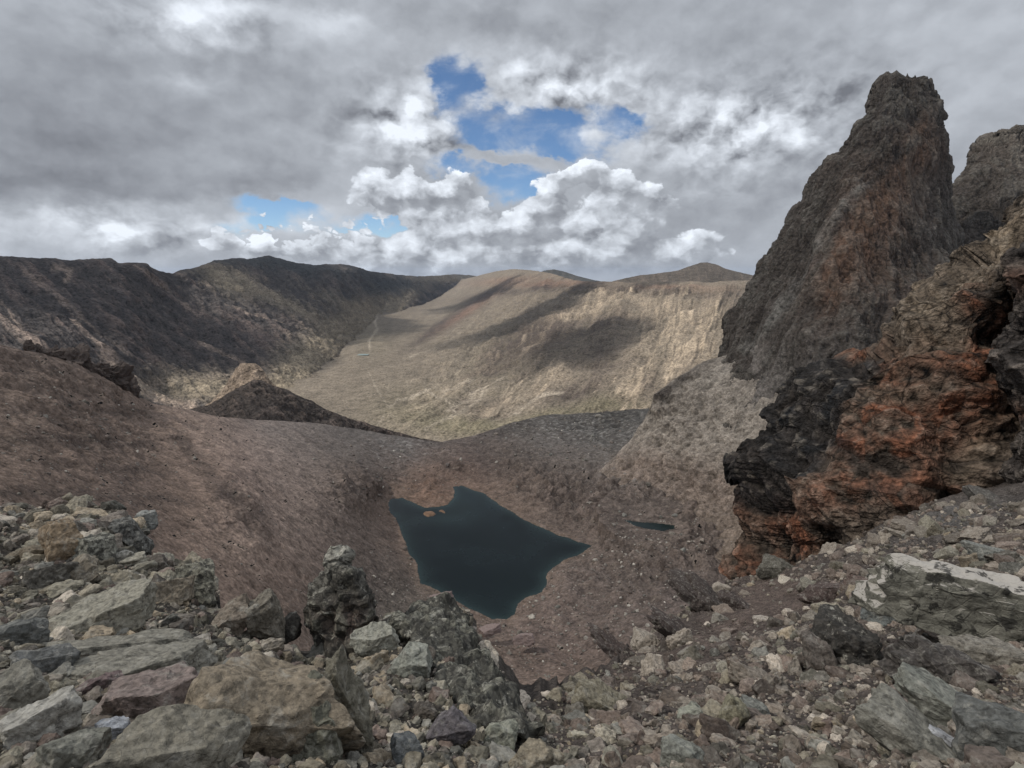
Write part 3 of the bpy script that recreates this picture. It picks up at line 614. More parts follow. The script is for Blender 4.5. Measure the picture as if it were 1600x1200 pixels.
# ------------------------------------------------------------------ crags (closed rock bodies)
def crag(name, rows, ctl, thick, nr, nc, disp, colour, mat, label=None, cat=None, group=None, kind=None, inset=0.0, Lj=0.0, round_=.35):
    rows = np.asarray(rows, float); wr = np.minimum(1, (rows[:, 2] - rows[:, 1]) / 130); rows[:, 1] += inset * wr; rows[:, 2] -= inset * .5 * wr; vs = np.linspace(rows[0, 0], rows[-1, 0], nr)
    Lx = np.interp(vs, rows[:, 0], rows[:, 1]); Rx = np.interp(vs, rows[:, 0], rows[:, 2])
    if Lj:
        q = np.stack([vs, vs * 0, vs * 0 + rows[0, 1]], 1)
        w = np.minimum(1, (Rx - Lx) / 60)
        Lx = Lx + fbm(q, 30, 5, .62) * Lj * w; Rx = Rx + fbm(q + 400, 30, 5, .62) * Lj * w
    nf = int(nc * .76); nb = nc - nf
    s = np.concatenate([np.linspace(-1, 1, nf), np.linspace(1, -1, nb + 2)[1:-1]]); back = np.concatenate([np.zeros(nf), np.ones(nb)])
    s = np.where(back == 0, np.sign(s) * (1 - (1 - np.abs(s)) ** 1.25), s)
    U = (Lx + Rx)[:, None] / 2 + (Rx - Lx)[:, None] / 2 * s[None]; V = np.broadcast_to(vs[:, None], U.shape)
    cc = [(c[0], c[1], math.log(c[2])) for c in ctl]
    D = np.exp(rbf(cc, np.stack([U.ravel(), V.ravel()], 1))).reshape(U.shape)
    De = np.sqrt(np.clip(1 - s ** 2, 0, 1))[None]
    wpx = (Rx - Lx)[:, None] / FPX * D
    T = np.minimum(thick, wpx * .8 + .02 * thick)
    D = D + T * np.where(back[None] == 0, round_ * (1 - De), round_ + (1 - round_) * De)
    P = W(U, V, D)
    nrm = gnormals(P, True); ctr = P.mean(1, keepdims=True)
    nrm *= np.sign(((P - ctr) * nrm).sum(2).mean() + 1e-9)
    Pd, info = disp(U, V, D, P, nrm); col = colour(U, V, D, P, info)
    Vv = np.concatenate([Pd.reshape(-1, 3), Pd[:1].mean(1), Pd[-1:].mean(1)]); Cc = np.concatenate([col.reshape(-1, 3), col[:1].mean(1), col[-1:].mean(1)])
    F = gridfaces(nr, nc, True)
    j = np.arange(nc); n0 = nr * nc
    F = np.concatenate([F, np.stack([np.full(nc, n0), (j + 1) % nc, j, j], 1)[:, :4], np.stack([np.full(nc, n0 + 1), (nr - 1) * nc + j, (nr - 1) * nc + (j + 1) % nc, (nr - 1) * nc + (j + 1) % nc], 1)])
    tri = F[-2 * nc:, :3]; quads = F[:-2 * nc]
    tq = np.concatenate([quads[:, [0, 1, 2]], quads[:, [0, 2, 3]], tri])
    o = mesh_np(name, Vv, tq, Cc, None, mat)
    tag(o, label, cat, group, kind); return o

# ---- the spire and the peak behind it
def disp_sp(sc, amp, seed):
    def f(U, V, D, P, nrm):
        p = P.reshape(-1, 3) / sc; q = p * (1, 1, .27); shp = U.shape
        r = fbm(q, 40, 7, .58, ridged=True, off=seed).reshape(shp)
        f1, e1, c1 = facets(q, 21, 1.3, off=seed); f2, e2, c2 = facets(q, 7, 1.4, off=seed + 5); f3, e3, c3 = facets(p * (1, 1, .5), 2.0, 1.4, off=seed + 9)
        f1, f2, f3, e2 = (x.reshape(shp) for x in (f1, f2, f3, e2))
        vc = fbm(p * (1, 1, .10), 14, 5, .62, ridged=True, off=seed + 2).reshape(shp)
        a = (-2.0 + r * 2.4 + f1 * 4.6 + f2 * 2.2 + f3 * .45 + vc * 3.6) * amp * sc
        tq = np.stack([U.ravel() / 9, D.ravel() / 40, U.ravel() * 0 + seed], 1); teeth = np.abs(fbm(tq, 1.0, 4, .6)).reshape(shp) * np.exp(-(V - V[0]) / 30)
        P = P + np.array([0, 0, 1.0]) * (teeth * 11 * sc)[..., None]
        return P + nrm * a[..., None], (r, f1, f2, f3, e2)
    return f
def col_sp(U, V, D, P, i):
    r, f1, f2, f3, e2 = i
    c = np.zeros(P.shape) + (.076, .065, .057)
    brown = np.clip(blotch(U + f1 * 18, V + r * 15, [(1340, 380, 45, 90, 20, .9), (1430, 250, 40, 30, 0, .9), (1300, 450, 26, 60, 20, .8), (1380, 320, 60, 60, 0, .6), (1440, 210, 20, 20, 0, .7), (1400, 450, 60, 60, 0, .3)]), 0, 1)
    c = cmix(c, (.155, .09, .06), brown * (.75 + f2 * .5))
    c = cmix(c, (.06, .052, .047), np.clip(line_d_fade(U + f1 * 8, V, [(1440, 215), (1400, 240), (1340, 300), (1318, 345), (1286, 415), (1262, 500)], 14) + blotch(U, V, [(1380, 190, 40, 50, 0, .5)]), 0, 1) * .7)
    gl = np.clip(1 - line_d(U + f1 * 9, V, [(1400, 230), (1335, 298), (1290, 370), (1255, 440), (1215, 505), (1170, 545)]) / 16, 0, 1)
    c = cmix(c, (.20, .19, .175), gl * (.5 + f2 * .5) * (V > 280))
    c = cmix(c, (.13, .12, .105), sstep(f2 + r * .4, .1, .6) * .45)
    lo = np.clip((V - 530) / 60 + f1 * .4, 0, 1) * (U > 1180); c = cmix(c, (.19, .17, .155), lo * .6)
    return np.clip(c * (1 + f3 * .35 + f1 * .2 - sstep(-e2, -.04, 0) * .4 + r * .2)[..., None], .01, 1)
M_sp = land_mat('spire_rock', 2.6, .7, 1.5, .6, cracks=(11, .3, .6))
SPR = [(124, 1400, 1440), (127, 1384, 1450), (130, 1372, 1456), (138, 1369, 1462), (150, 1362, 1464), (165, 1352, 1468), (180, 1346, 1477), (200, 1331, 1476), (220, 1318, 1480), (240, 1304, 1484), (262, 1272, 1489), (280, 1258, 1490),
       (300, 1251, 1492), (330, 1236, 1496), (370, 1210, 1505), (400, 1192, 1515), (430, 1174, 1530), (460, 1158, 1550), (500, 1130, 1580), (530, 1123, 1600), (560, 1116, 1620), (600, 1098, 1640), (680, 1070, 1660)]
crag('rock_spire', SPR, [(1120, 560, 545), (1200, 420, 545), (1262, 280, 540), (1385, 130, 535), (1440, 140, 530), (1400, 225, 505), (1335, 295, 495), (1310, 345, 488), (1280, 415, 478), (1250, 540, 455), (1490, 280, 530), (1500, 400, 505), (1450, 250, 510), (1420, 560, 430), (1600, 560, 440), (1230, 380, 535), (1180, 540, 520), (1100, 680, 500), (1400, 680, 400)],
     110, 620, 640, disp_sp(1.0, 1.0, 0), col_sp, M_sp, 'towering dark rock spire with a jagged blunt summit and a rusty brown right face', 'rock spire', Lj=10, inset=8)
BK = [(208, 1560, 1590), (214, 1545, 1660), (222, 1528, 1700), (232, 1520, 1720), (250, 1508, 1730), (275, 1498, 1740), (300, 1478, 1740), (360, 1460, 1750), (440, 1440, 1750), (520, 1430, 1750)]
crag('rock_peak', BK, [(1560, 215, 640), (1480, 300, 620), (1600, 300, 600), (1720, 260, 620), (1500, 500, 560), (1700, 500, 560)], 110, 300, 420, disp_sp(1.05, 1.0, 3.3), col_sp, M_sp,
     'dark jagged rock peak standing behind the tall spire, cut by the right edge', 'rock peak', Lj=10, inset=5)

# ---- the red cliff and its dark neighbour
def disp_red(sc, seed=0):
    def f(U, V, D, P, nrm):
        p = P.reshape(-1, 3) / sc; shp = U.shape
        r = fbm(p, 9, 6, .46, off=seed).reshape(shp); rr = fbm(p * (1, 1, 1.5), 4, 6, .58, ridged=True, off=seed).reshape(shp)
        f1, e1, c1 = facets(p * (1, 1, 1.2), 7.0, 1.3, off=seed); f2, e2, c2 = facets(p * (1, 1, 1.5), 2.1, 1.4, off=seed + 3); f3, e3, c3 = facets(p, .6, 1.4, off=seed + 6)
        f1, f2, f3, e1, e2, c1, c2 = (x.reshape(shp) for x in (f1, f2, f3, e1, e2, c1, c2))
        ck = sstep(-e1, -.03, 0); ck2 = sstep(-e2, -.035, 0)
        hol = sstep(fbm(p * (1, 1, 2.0) + 33, 5, 4, .55), .22, .5).reshape(shp)
        st = fbm(p * (.25, .25, 1.6) + 7, 2.2, 4, .5).reshape(shp)
        a = (r * .7 + f1 * 2.6 + f2 * .72 + f3 * .16 + st * .22 - hol * .9) * sc
        return P + nrm * a[..., None], (r, rr, f1, f2, f3, ck, ck2, c1, c2)
    return f
def col_red(U, V, D, P, i):
    r, rr, f1, f2, f3, ck, ck2, c1, c2 = i
    c = np.zeros(P.shape) + (.16, .125, .097)
    wu, wv = U + f1 * 22 + r * 20, V + f2 * 12 + r * 18
    tan = np.clip(blotch(wu, wv, [(1440, 480, 70, 30, 20, .9), (1500, 420, 60, 60, 0, .5), (1560, 350, 50, 50, 0, .9), (1480, 540, 90, 20, 10, .6), (1400, 600, 60, 50, 0, .45), (1530, 690, 20, 50, 20, .7), (1500, 740, 30, 25, 0, .5), (1280, 870, 60, 20, 0, .5)]), 0, 1)
    c = cmix(c, (.26, .20, .14), tan * (.75 + f2 * .4))
    red = np.clip(blotch(wu, wv, [(1535, 560, 26, 70, 5, 1.2), (1450, 680, 90, 28, -10, 1), (1400, 720, 90, 30, 10, .9), (1360, 650, 60, 20, 0, .8), (1450, 780, 80, 26, 15, .9), (1330, 780, 80, 26, 0, .7), (1220, 830, 34, 40, 20, 1), (1240, 880, 40, 14, 0, .5), (1180, 800, 18, 60, 15, .6), (1360, 560, 30, 26, 0, .7), (1420, 640, 60, 12, 0, .9), (1490, 560, 50, 26, 0, .8), (1400, 590, 60, 22, 0, .7), (1500, 640, 50, 20, 0, .8), (1560, 480, 30, 30, 0, .7), (1300, 690, 40, 14, 0, .6), (1350, 740, 60, 20, 0, .7), (1150, 880, 16, 40, 10, .7), (1530, 490, 20, 20, 0, .5)]), 0, 1.1)
    c = cmix(c, (.235, .10, .058), np.clip(red * (.55 + f2 * .6 + f3 * .4 + (c2 - .5) * .9 + rr * .4), 0, 1))
    blk = np.clip(sstep(1 - (wu - interp(V, [(540, 1325), (580, 1330), (640, 1300), (700, 1275), (740, 1260), (770, 1215), (830, 1190), (900, 1150)])) / 18, 0, 1) * (V < 800) * (1 - np.clip((V - 760) / 60, 0, 1)), 0, 1)  # left flank coloured black
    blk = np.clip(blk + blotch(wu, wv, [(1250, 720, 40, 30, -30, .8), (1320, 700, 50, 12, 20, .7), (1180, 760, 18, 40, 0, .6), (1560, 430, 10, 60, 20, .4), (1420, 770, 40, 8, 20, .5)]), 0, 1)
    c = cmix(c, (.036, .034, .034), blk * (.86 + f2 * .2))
    c = cmix(c, (.21, .18, .145), sstep(f3 + f2 * .5, .3, .9) * .4)
    c = cmix(c, (.06, .048, .042), sstep(-f2 - rr * .4 + r * .4, .35, .8) * .6)
    return np.clip(c * (1 + f3 * .45 + f2 * .3 + (c1 - .5) * .3 - ck * .45 - ck2 * .5)[..., None], .008, 1)
M_red = land_mat('red_cliff_rock', .45, .9, .35, .8, cracks=(2.6, 1.5, .7))
RED = [(292, 1630, 1800), (305, 1600, 1810), (322, 1570, 1820), (335, 1552, 1820), (352, 1543, 1820), (375, 1520, 1820), (410, 1478, 1820), (438, 1445, 1820), (460, 1405, 1820), (480, 1372, 1820), (508, 1366, 1820), (525, 1350, 1820), (545, 1324, 1820), (556, 1312, 1820), (572, 1292, 1820), (578, 1262, 1820),
       (590, 1240, 1820), (605, 1222, 1820), (625, 1204, 1820), (636, 1180, 1820), (655, 1176, 1820), (672, 1180, 1820), (680, 1168, 1820), (700, 1166, 1820), (735, 1154, 1820), (760, 1152, 1820), (790, 1135, 1820), (830, 1124, 1820), (870, 1112, 1820), (905, 1102, 1820), (940, 1094, 1820), (1000, 1084, 1820)]
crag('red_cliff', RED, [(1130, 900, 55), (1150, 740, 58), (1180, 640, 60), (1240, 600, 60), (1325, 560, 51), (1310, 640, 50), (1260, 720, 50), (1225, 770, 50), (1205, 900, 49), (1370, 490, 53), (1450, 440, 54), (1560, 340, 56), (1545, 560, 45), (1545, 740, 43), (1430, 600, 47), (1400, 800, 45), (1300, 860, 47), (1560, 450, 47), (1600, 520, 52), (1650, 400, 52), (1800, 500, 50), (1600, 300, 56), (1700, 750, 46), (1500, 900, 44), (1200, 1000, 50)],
     24, 700, 720, disp_red(1.0), col_red, M_red, 'craggy cliff of rusty red and tan rock with a black left flank', 'cliff', Lj=6, round_=.22, inset=24)
def col_dk(U, V, D, P, i):
    r, rr, f1, f2, f3, ck, ck2, c1, c2 = i
    c = np.zeros(P.shape) + (.085, .072, .064); c = cmix(c, (.18, .15, .125), sstep(f2 + f3 * .5, .1, .8) * .6)
    c = cmix(c, (.20, .09, .05), np.clip(blotch(U + f1 * 20, V, [(1570, 640, 30, 16, 0, .7), (1600, 440, 40, 20, 0, .6)]), 0, 1) * .7)
    return np.clip(c * (1 + f3 * .3 + f2 * .25 - ck * .5 - ck2 * .35)[..., None], .008, 1)
crag('dark_cliff', [(388, 1610, 1640), (400, 1588, 1800), (440, 1574, 1850), (500, 1562, 1850), (560, 1556, 1850), (620, 1552, 1850), (680, 1556, 1850), (730, 1550, 1850), (780, 1556, 1850), (840, 1560, 1850)],
     [(1560, 560, 41), (1600, 450, 42), (1600, 700, 38), (1700, 600, 36), (1560, 760, 39), (1800, 800, 34), (1800, 450, 40)], 12, 420, 320, disp_red(.7, 8), col_dk, M_red,
     'dark fractured cliff at the right edge beside the red cliff', 'cliff', Lj=5, round_=.3)
print('crags', time.time() - T0)

# ------------------------------------------------------------------ foreground
FGT = [(-240, 770), (0, 796), (60, 793), (120, 793), (180, 803), (222, 820), (240, 862), (290, 892), (335, 915), (352, 955), (400, 985), (440, 1000), (480, 1018), (560, 1000), (610, 966), (660, 950), (700, 948), (735, 965), (752, 1003), (778, 1050), (815, 1104), (850, 1090), (900, 1066), (940, 1048), (1000, 1008), (1040, 976),
       (1100, 932), (1140, 908), (1200, 900), (1270, 872), (1350, 838), (1440, 792), (1540, 756), (1620, 742), (1850, 700)]
FGC = [(0, 796, 14), (120, 793, 15), (222, 820, 14), (290, 892, 11), (345, 950, 9.6), (480, 1018, 8.6), (600, 966, 10), (700, 948, 11), (752, 1003, 10), (815, 1104, 8.2), (0, 900, 9), (150, 900, 9.6), (0, 1000, 5.6), (200, 1000, 6.2), (400, 1050, 5.8), (0, 1100, 3.9), (400, 1100, 4.6), (0, 1250, 2.7),
       (400, 1250, 2.9), (600, 1100, 6), (800, 1250, 3.7), (800, 1160, 5.6), (850, 1090, 9), (900, 1066, 13), (1000, 1008, 25), (1140, 908, 50), (1000, 1100, 8), (1200, 1000, 15), (1200, 900, 49), (1350, 838, 45), (1540, 756, 43), (1620, 742, 40), (1480, 1000, 10.5), (1350, 900, 24), (1500, 850, 24), (1200, 1100, 7.5),
       (1500, 1100, 5.8), (1500, 1250, 3.2), (1100, 1250, 3.6), (1850, 900, 12), (1850, 1250, 2.8), (-240, 770, 12), (-240, 1250, 2.4), (1850, 700, 32), (1100, 1000, 20), (1130, 1050, 11), (1250, 950, 22)]
_LC = [(a, b, math.log(c)) for a, b, c in FGC]
def fgD(u, v): return np.exp(rbf(_LC, np.stack([np.ravel(u), np.ravel(v)], 1))).reshape(np.shape(u))
def disp_fg(U, V, D, P, nrm):
    p = P.reshape(-1, 3); k = np.clip(D / 10, .3, 2.2)
    r = fbm(p, 3.0, 7, .55).reshape(U.shape)
    f1 = facets(p, .9, 1.2)[0].reshape(U.shape); f2 = facets(p, .3, 1.3, off=4)[0].reshape(U.shape)
    soft = np.clip(blotch(U, V, [(1150, 970, 110, 40, -30, 1), (1230, 930, 60, 25, 0, 1), (1480, 800, 90, 25, -20, .8), (1000, 1040, 60, 20, -20, .8)]), 0, 1)
    k2 = 1 - .75 * soft
    return P + nrm * (((r * .28 + f1 * .10 * k2) * k + f2 * .045 * k2))[..., None], (r, f1, f2, soft)
def col_fg(U, V, D, P, i):
    r, f1, f2, soft = i
    c = np.zeros(P.shape) + (.08, .07, .06)  # ground darkened to stand for shade in the gaps between stones
    right = sstep(U + (V - 1000) * .5, 780, 950)
    c = cmix(c, (.105, .085, .075), right * .8)
    c = cmix(c, (.155, .118, .10), soft)
    c = cmix(c, (.15, .145, .138), np.clip(blotch(U, V, [(1480, 810, 110, 26, -18, 1)]), 0, 1) * .8)
    return c * (1 + r * .2 + f2 * .3 + f1 * .15)[..., None]
M_fg = land_mat('rubble_ground', .10, .9, .07, .8, speck=(.13, (.30, .28, .23), .26, .6, .7))
FGO, FGG = layer('rubble_ground', -240, 1850, 1050, FGT, [(-240, 1330), (1850, 1330)], FGC, 560, disp_fg, col_fg, M_fg, back=(30, 14, 1.5), topoct=5)

# ------------------------------------------------------------------ rocks
def ico(sub):
    t = (1 + 5 ** .5) / 2
    v = [(-1, t, 0), (1, t, 0), (-1, -t, 0), (1, -t, 0), (0, -1, t), (0, 1, t), (0, -1, -t), (0, 1, -t), (t, 0, -1), (t, 0, 1), (-t, 0, -1), (-t, 0, 1)]
    f = [(0, 11, 5), (0, 5, 1), (0, 1, 7), (0, 7, 10), (0, 10, 11), (1, 5, 9), (5, 11, 4), (11, 10, 2), (10, 7, 6), (7, 1, 8), (3, 9, 4), (3, 4, 2), (3, 2, 6), (3, 6, 8), (3, 8, 9), (4, 9, 5), (2, 4, 11), (6, 2, 10), (8, 6, 7), (9, 8, 1)]
    v = [np.array(x) / math.sqrt(1 + t * t) for x in v]
    for _ in range(sub):
        mid = {}; nf = []
        def m(a, b):
            k = (min(a, b), max(a, b))
            if k not in mid: q = v[a] + v[b]; v.append(q / np.linalg.norm(q)); mid[k] = len(v) - 1
            return mid[k]
        for a, b, c in f:
            x, y, z = m(a, b), m(b, c), m(c, a); nf += [(a, x, z), (b, y, x), (c, z, y), (x, y, z)]
        f = nf
    return np.array(v), np.array(f)
ICO = {k: ico(k) for k in (1, 2, 3, 4, 5, 6)}
def chunk(sub, seed, nplane=14, blocky=.5, rough=.05, layers=0.0, sharp=110, det=1.0, asp=(1, 1, 1)):
    """an angular block: the unit sphere cut by random planes, then roughened. half size about 1"""
    g = np.random.default_rng(seed); d, f = ICO[sub]
    n = g.normal(size=(nplane, 3)); ax = np.concatenate([np.eye(3), -np.eye(3)]) + g.normal(size=(6, 3)) * .22
    n = np.concatenate([ax, n]) if blocky > 0 else n; n /= np.linalg.norm(n, axis=1)[:, None]
    h = np.concatenate([g.uniform(.72, .9, 6) if blocky > 0 else np.zeros(0), g.uniform(.78, 1.08, nplane)])
    c = d @ n.T; rr = np.where(c > .05, h / np.maximum(c, .05), 9)
    r = -np.log(np.exp(-sharp * rr).sum(1)) / sharp if sub > 1 else rr.min(1)
    p = d * np.minimum(r, 1.35)[:, None]
    if sub >= 3:
        q = p * det * np.asarray(asp) + seed * 1.7
        nz = fbm(q, .9, 6 if sub > 4 else 4, .55) * rough * 1.3 + facets(q, .55, 1.3, off=seed)[0] * rough * 2.4
        if sub >= 4: nz = nz + facets(q, .2, 1.3, off=seed + 2)[0] * rough * 1.0
        if layers: nz = nz + np.abs(perlin(q * (1.1, 1.1, 7) + 3)) * -layers + perlin(q * (2, 2, 16)) * layers * .5
        p = p + d * nz[:, None]
    else: p = p * (1 + g.normal(size=(len(p), 1)) * rough * .8)
    return p, f
def rock_mat(name, scale=1.0, pale=(.36, .34, .295), lichen=.4, dark=.35, bump=.8, src='Col', ncol=(.035, .033, .03), cut=(.50, .66), dcut=(.53, .64), strata=0.0, top=False):
    m = bpy.data.materials.new(name); m.use_nodes = True; nt = m.node_tree; b = nt.nodes['Principled BSDF']
    b.inputs['Roughness'].default_value = .9; b.inputs['Specular IOR Level'].default_value = .2
    if src == 'Col': at = nt.nodes.new('ShaderNodeAttribute'); at.attribute_name = 'Col'; base = at.outputs['Color']
    else: base = nt.nodes.new('ShaderNodeObjectInfo').outputs['Color']
    geo = nt.nodes.new('ShaderNodeNewGeometry').outputs['Position']
    n1 = N(nt, noise(nt, geo, 9 / scale, 8, .65).outputs[0]); n2 = N(nt, noise(nt, geo, 2.6 / scale, 8, .72, .6).outputs[0]); n3 = N(nt, noise(nt, geo, 5 / scale, 7, .66, .4).outputs[0])
    sc = nt.nodes.new('ShaderNodeVectorMath'); sc.operation = 'SCALE'; nt.links.new(base, sc.inputs[0])
    nt.links.new(((n1 - .5) * 2.6 + (n2 - .5) * 1.1 + 1.0).mx(.2).s, sc.inputs['Scale'])
    lf = n2.ss(*cut) * lichen
    if top:                                  # a pale crust on the upper faces only
        nz = nt.nodes.new('ShaderNodeSeparateXYZ'); nt.links.new(nt.nodes.new('ShaderNodeNewGeometry').outputs['True Normal'], nz.inputs[0]); lf = (N(nt, nz.outputs[2]) + (n2 - .5) * 1.2).ss(.42, .6) * lichen
    c = mixc(nt, lf, sc.outputs[0], pale)
    c = mixc(nt, n3.ss(*dcut) * dark, c, ncol)
    nt.links.new(c, b.inputs['Base Color'])
    v = voro(nt, geo, 7 / scale, 'DISTANCE_TO_EDGE', 1); vd = N(nt, v.outputs['Distance']).ss(0, .05)
    h = n1 * 1.0 + n3 * .5 + vd * .12
    if strata:
        mp = nt.nodes.new('ShaderNodeMapping'); nt.links.new(nt.nodes.new('ShaderNodeTexCoord').outputs['Object'], mp.inputs[0]); mp.inputs['Scale'].default_value = (1, 1, 9); mp.inputs['Rotation'].default_value = (.12, .1, 0)
        h = h + N(nt, noise(nt, mp.outputs[0], 1.5, 6, .6, .3).outputs[0]) * strata
    bp = nt.nodes.new('ShaderNodeBump'); bp.inputs['Strength'].default_value = bump; bp.inputs['Distance'].default_value = .04 * scale
    nt.links.new(h.s, bp.inputs['Height']); nt.links.new(bp.outputs[0], b.inputs['Normal'])
    return m
GREY = [(.14, .135, .112), (.175, .162, .128), (.11, .10, .088), (.20, .186, .15), (.135, .122, .108), (.155, .156, .142), (.225, .195, .148), (.125, .10, .088), (.165, .16, .135), (.27, .25, .215), (.15, .143, .115)]
BROWN = [(.13, .108, .094), (.15, .125, .105), (.105, .09, .08), (.17, .15, .128), (.145, .13, .112), (.19, .172, .148), (.12, .098, .085), (.15, .143, .126), (.28, .255, .22)]
def stone_col(g, u, v):
    t = min(1, max(0, (u + (v - 1000) * -.4 - 720) / 260))
    pal = BROWN if g.random() < t * .8 else GREY
    c = np.array(pal[g.integers(len(pal))]); return c * (1.06, 1.0, .95) * g.uniform(.62, 1.8)
M_stone = rock_mat('stone', .5, src='obj')
M_rub = rock_mat('rubble', .4)
def rotm(g, flat=0.0):
    q = g.normal(size=4)
    if flat: q = np.array([1, q[1] * .18, q[2] * .18, q[3] * 1.0])
    q /= np.linalg.norm(q); w, x, y, z = q
    return np.array([[1 - 2 * (y * y + z * z), 2 * (x * y - z * w), 2 * (x * z + y * w)], [2 * (x * y + z * w), 1 - 2 * (x * x + z * z), 2 * (y * z - x * w)], [2 * (x * z - y * w), 2 * (y * z + x * w), 1 - 2 * (x * x + y * y)]])
VAR = {s: [chunk(s, 100 * s + k, 6 if s < 3 else 9, .5, .06) for k in range(14)] for s in (1, 2, 3)}
def surf(U, V, D, P, u, v):
    """the displaced ground point and its size factor at a pixel"""
    du = U[0, 1] - U[0, 0]; j = np.clip(np.round((u - U[0, 0]) / du).astype(int), 0, U.shape[1] - 1)
    vt, vb = V[0, j], V[-1, j]; i = np.clip(np.round((v - vt) / (vb - vt) * (U.shape[0] - 1)).astype(int), 0, U.shape[0] - 1)
    return P[i, j], D[i, j], (v >= vt - 1) & (v <= vb)
def scatter(g, geom, n, box, smin, smax, power, mask=None):
    """stone positions: n tries in a region; sizes follow a power law in the stones' apparent width"""
    u = g.uniform(box[0], box[2], n); v = g.uniform(box[1], box[3], n)
    ok = np.ones(n, bool) if mask is None else g.random(n) < mask(u, v)
    u, v = u[ok], v[ok]; P, D, inside = surf(*geom, u, v); u, v, P, D = u[inside], v[inside], P[inside], D[inside]
    x = g.random(len(u)); a = 1 - power; s = (smin ** a + x * (smax ** a - smin ** a)) ** (1 / a)
    return u, v, P, D, s * D / FPX / 2, s
def build_stuff(name, P, rad, px, mat, g, cols, flatk=.62, sink=.15):
    Vs, Fs, Rs, off = [], [], [], 0
    lod = np.where(px < 6.5, 1, np.where(px < 22, 2, 3))
    for k in range(len(P)):
        p, f = VAR[lod[k]][g.integers(14)]
        s = rad[k] * np.array([g.uniform(.8, 1.35), g.uniform(.7, 1.1), g.uniform(.45, .9) * flatk / .62])
        q = (p * s) @ rotm(g, .0 if g.random() < .4 else .5).T + P[k] + (0, 0, rad[k] * (.3 - sink))
        Vs.append(q); Fs.append(f + off); Rs.append(np.repeat(np.asarray(cols[k])[None], len(q), 0)); off += len(q)
    o = mesh_np(name, np.concatenate(Vs), np.concatenate(Fs), np.concatenate(Rs), None, mat, False)
    o['kind'] = 'stuff'; return o
g = np.random.default_rng(11)
def m_fg(u, v):
    soft = np.clip(blotch(u, v, [(1150, 975, 120, 34, -32, 1), (1230, 935, 70, 22, 0, .9), (1000, 1045, 50, 14, -20, .8)]), 0, 1)
    return 1 - .88 * soft
parts_ = [scatter(g, FGG, 42000, (-60, 785, 1660, 1260), 3.2, 40, 2.75, m_fg), scatter(g, FGG, 1300, (-60, 785, 760, 1230), 15, 46, 2.4, m_fg), scatter(g, FGG, 260, (760, 1000, 1640, 1230), 20, 52, 2.2, m_fg)]
u_, v_, P_, D_, r_, s_ = (np.concatenate(x) for x in zip(*parts_))
cols_ = [stone_col(g, a, b) for a, b in zip(u_, v_)]
print('rocks', len(u_))
order = np.argsort(-s_); NIND = 230
big = [k for k in order if 0 < u_[k] < 1600 and v_[k] < 1195][:NIND]
bigset = np.zeros(len(u_), bool); bigset[big] = True
build_stuff('rubble', P_[~bigset], r_[~bigset], s_[~bigset], M_rub, g, [c for c, b in zip(cols_, bigset) if not b])
protos = []
for k in range(12):
    p, f = chunk(4, 500 + k, 9, .5, .06)
    protos.append(mesh_np('stone', p, f, None, None, M_stone, False))
for n_, k in enumerate(big):
    src = protos[n_ % 12]
    o = src if n_ < 12 else src.copy()
    if n_ >= 12: C.objects.link(o)
    s = r_[k] * np.array([g.uniform(.85, 1.4), g.uniform(.75, 1.1), g.uniform(.45, .85)])
    o.matrix_world = Matrix.Translation(Vector(P_[k] + (0, 0, r_[k] * .12))) @ Matrix(rotm(g, .0 if g.random() < .35 else .5).tolist()).to_4x4() @ Matrix.Diagonal((*s, 1))
    o.color = (*cols_[k], 1)
    tag(o, 'loose angular stone of grey, tan or brown rock lying in the foreground rubble', 'stone', 'loose stones in the foreground rubble')
print('scatter', time.time() - T0)
# ------------------------------------------------------------------ boulders one can name
GREEN, TAN, PINK, DARK, PALE, BRN = (.215, .20, .165), (.25, .205, .15), (.22, .175, .155), (.075, .068, .06), (.36, .34, .30), (.16, .12, .105)
M_b = rock_mat('boulder_rock', .4, lichen=.55, dark=.55, bump=1.0, src='obj')
M_bd = rock_mat('dark_lichened_rock', .5, pale=(.42, .40, .34), lichen=.75, dark=.8, bump=1.0, src='obj', cut=(.56, .62), dcut=(.46, .56))
M_bw = rock_mat('white_crusted_rock', 1.6, pale=(.50, .46, .41), lichen=.9, dark=.85, bump=1.0, src='obj', cut=(.42, .5), dcut=(.55, .60), strata=.15, top=True)
M_bc = rock_mat('lichened_crag_rock', .5, pale=(.40, .38, .32), lichen=.75, dark=.8, bump=1.0, cut=(.55, .62), dcut=(.48, .58))
CR = cam.matrix_basis.to_3x3() if False else Matrix(((1, 0, 0), (0, math.cos(-PITCH), -math.sin(-PITCH)), (0, math.sin(-PITCH), math.cos(-PITCH))))
def boulder(name, u, v, w, h, rot, seed, col, label, cat='boulder', mat=None, D=None, dep=.8, sub=5, planes=8, rough=.05, sink=.3, group=None, layers=0.0, tilt=0.0):
    D = D or float(fgD(np.array([u]), np.array([v + h * .3]))[0])
    k = D / FPX / 2 / .84
    s = np.array([w * k, (w + h) / 2 * k * dep, h * k]); gm = np.prod(s) ** (1 / 3)
    p, f = chunk(sub, seed, planes, .5, rough, layers, asp=s / gm)
    o = mesh_np(name, p * s, f, None, None, mat or M_b, False)
    q = pw(u, v, D)
    o.matrix_world = Matrix.Translation(Vector(q)) @ (Matrix.Rotation(-math.atan2(q[0], q[1]), 3, 'Z') @ CR @ Matrix.Rotation(R(-rot), 3, 'Y') @ Matrix.Rotation(R(tilt), 3, 'X')).to_4x4()
    o.color = (*col, 1)
    tag(o, label, cat, group); return o
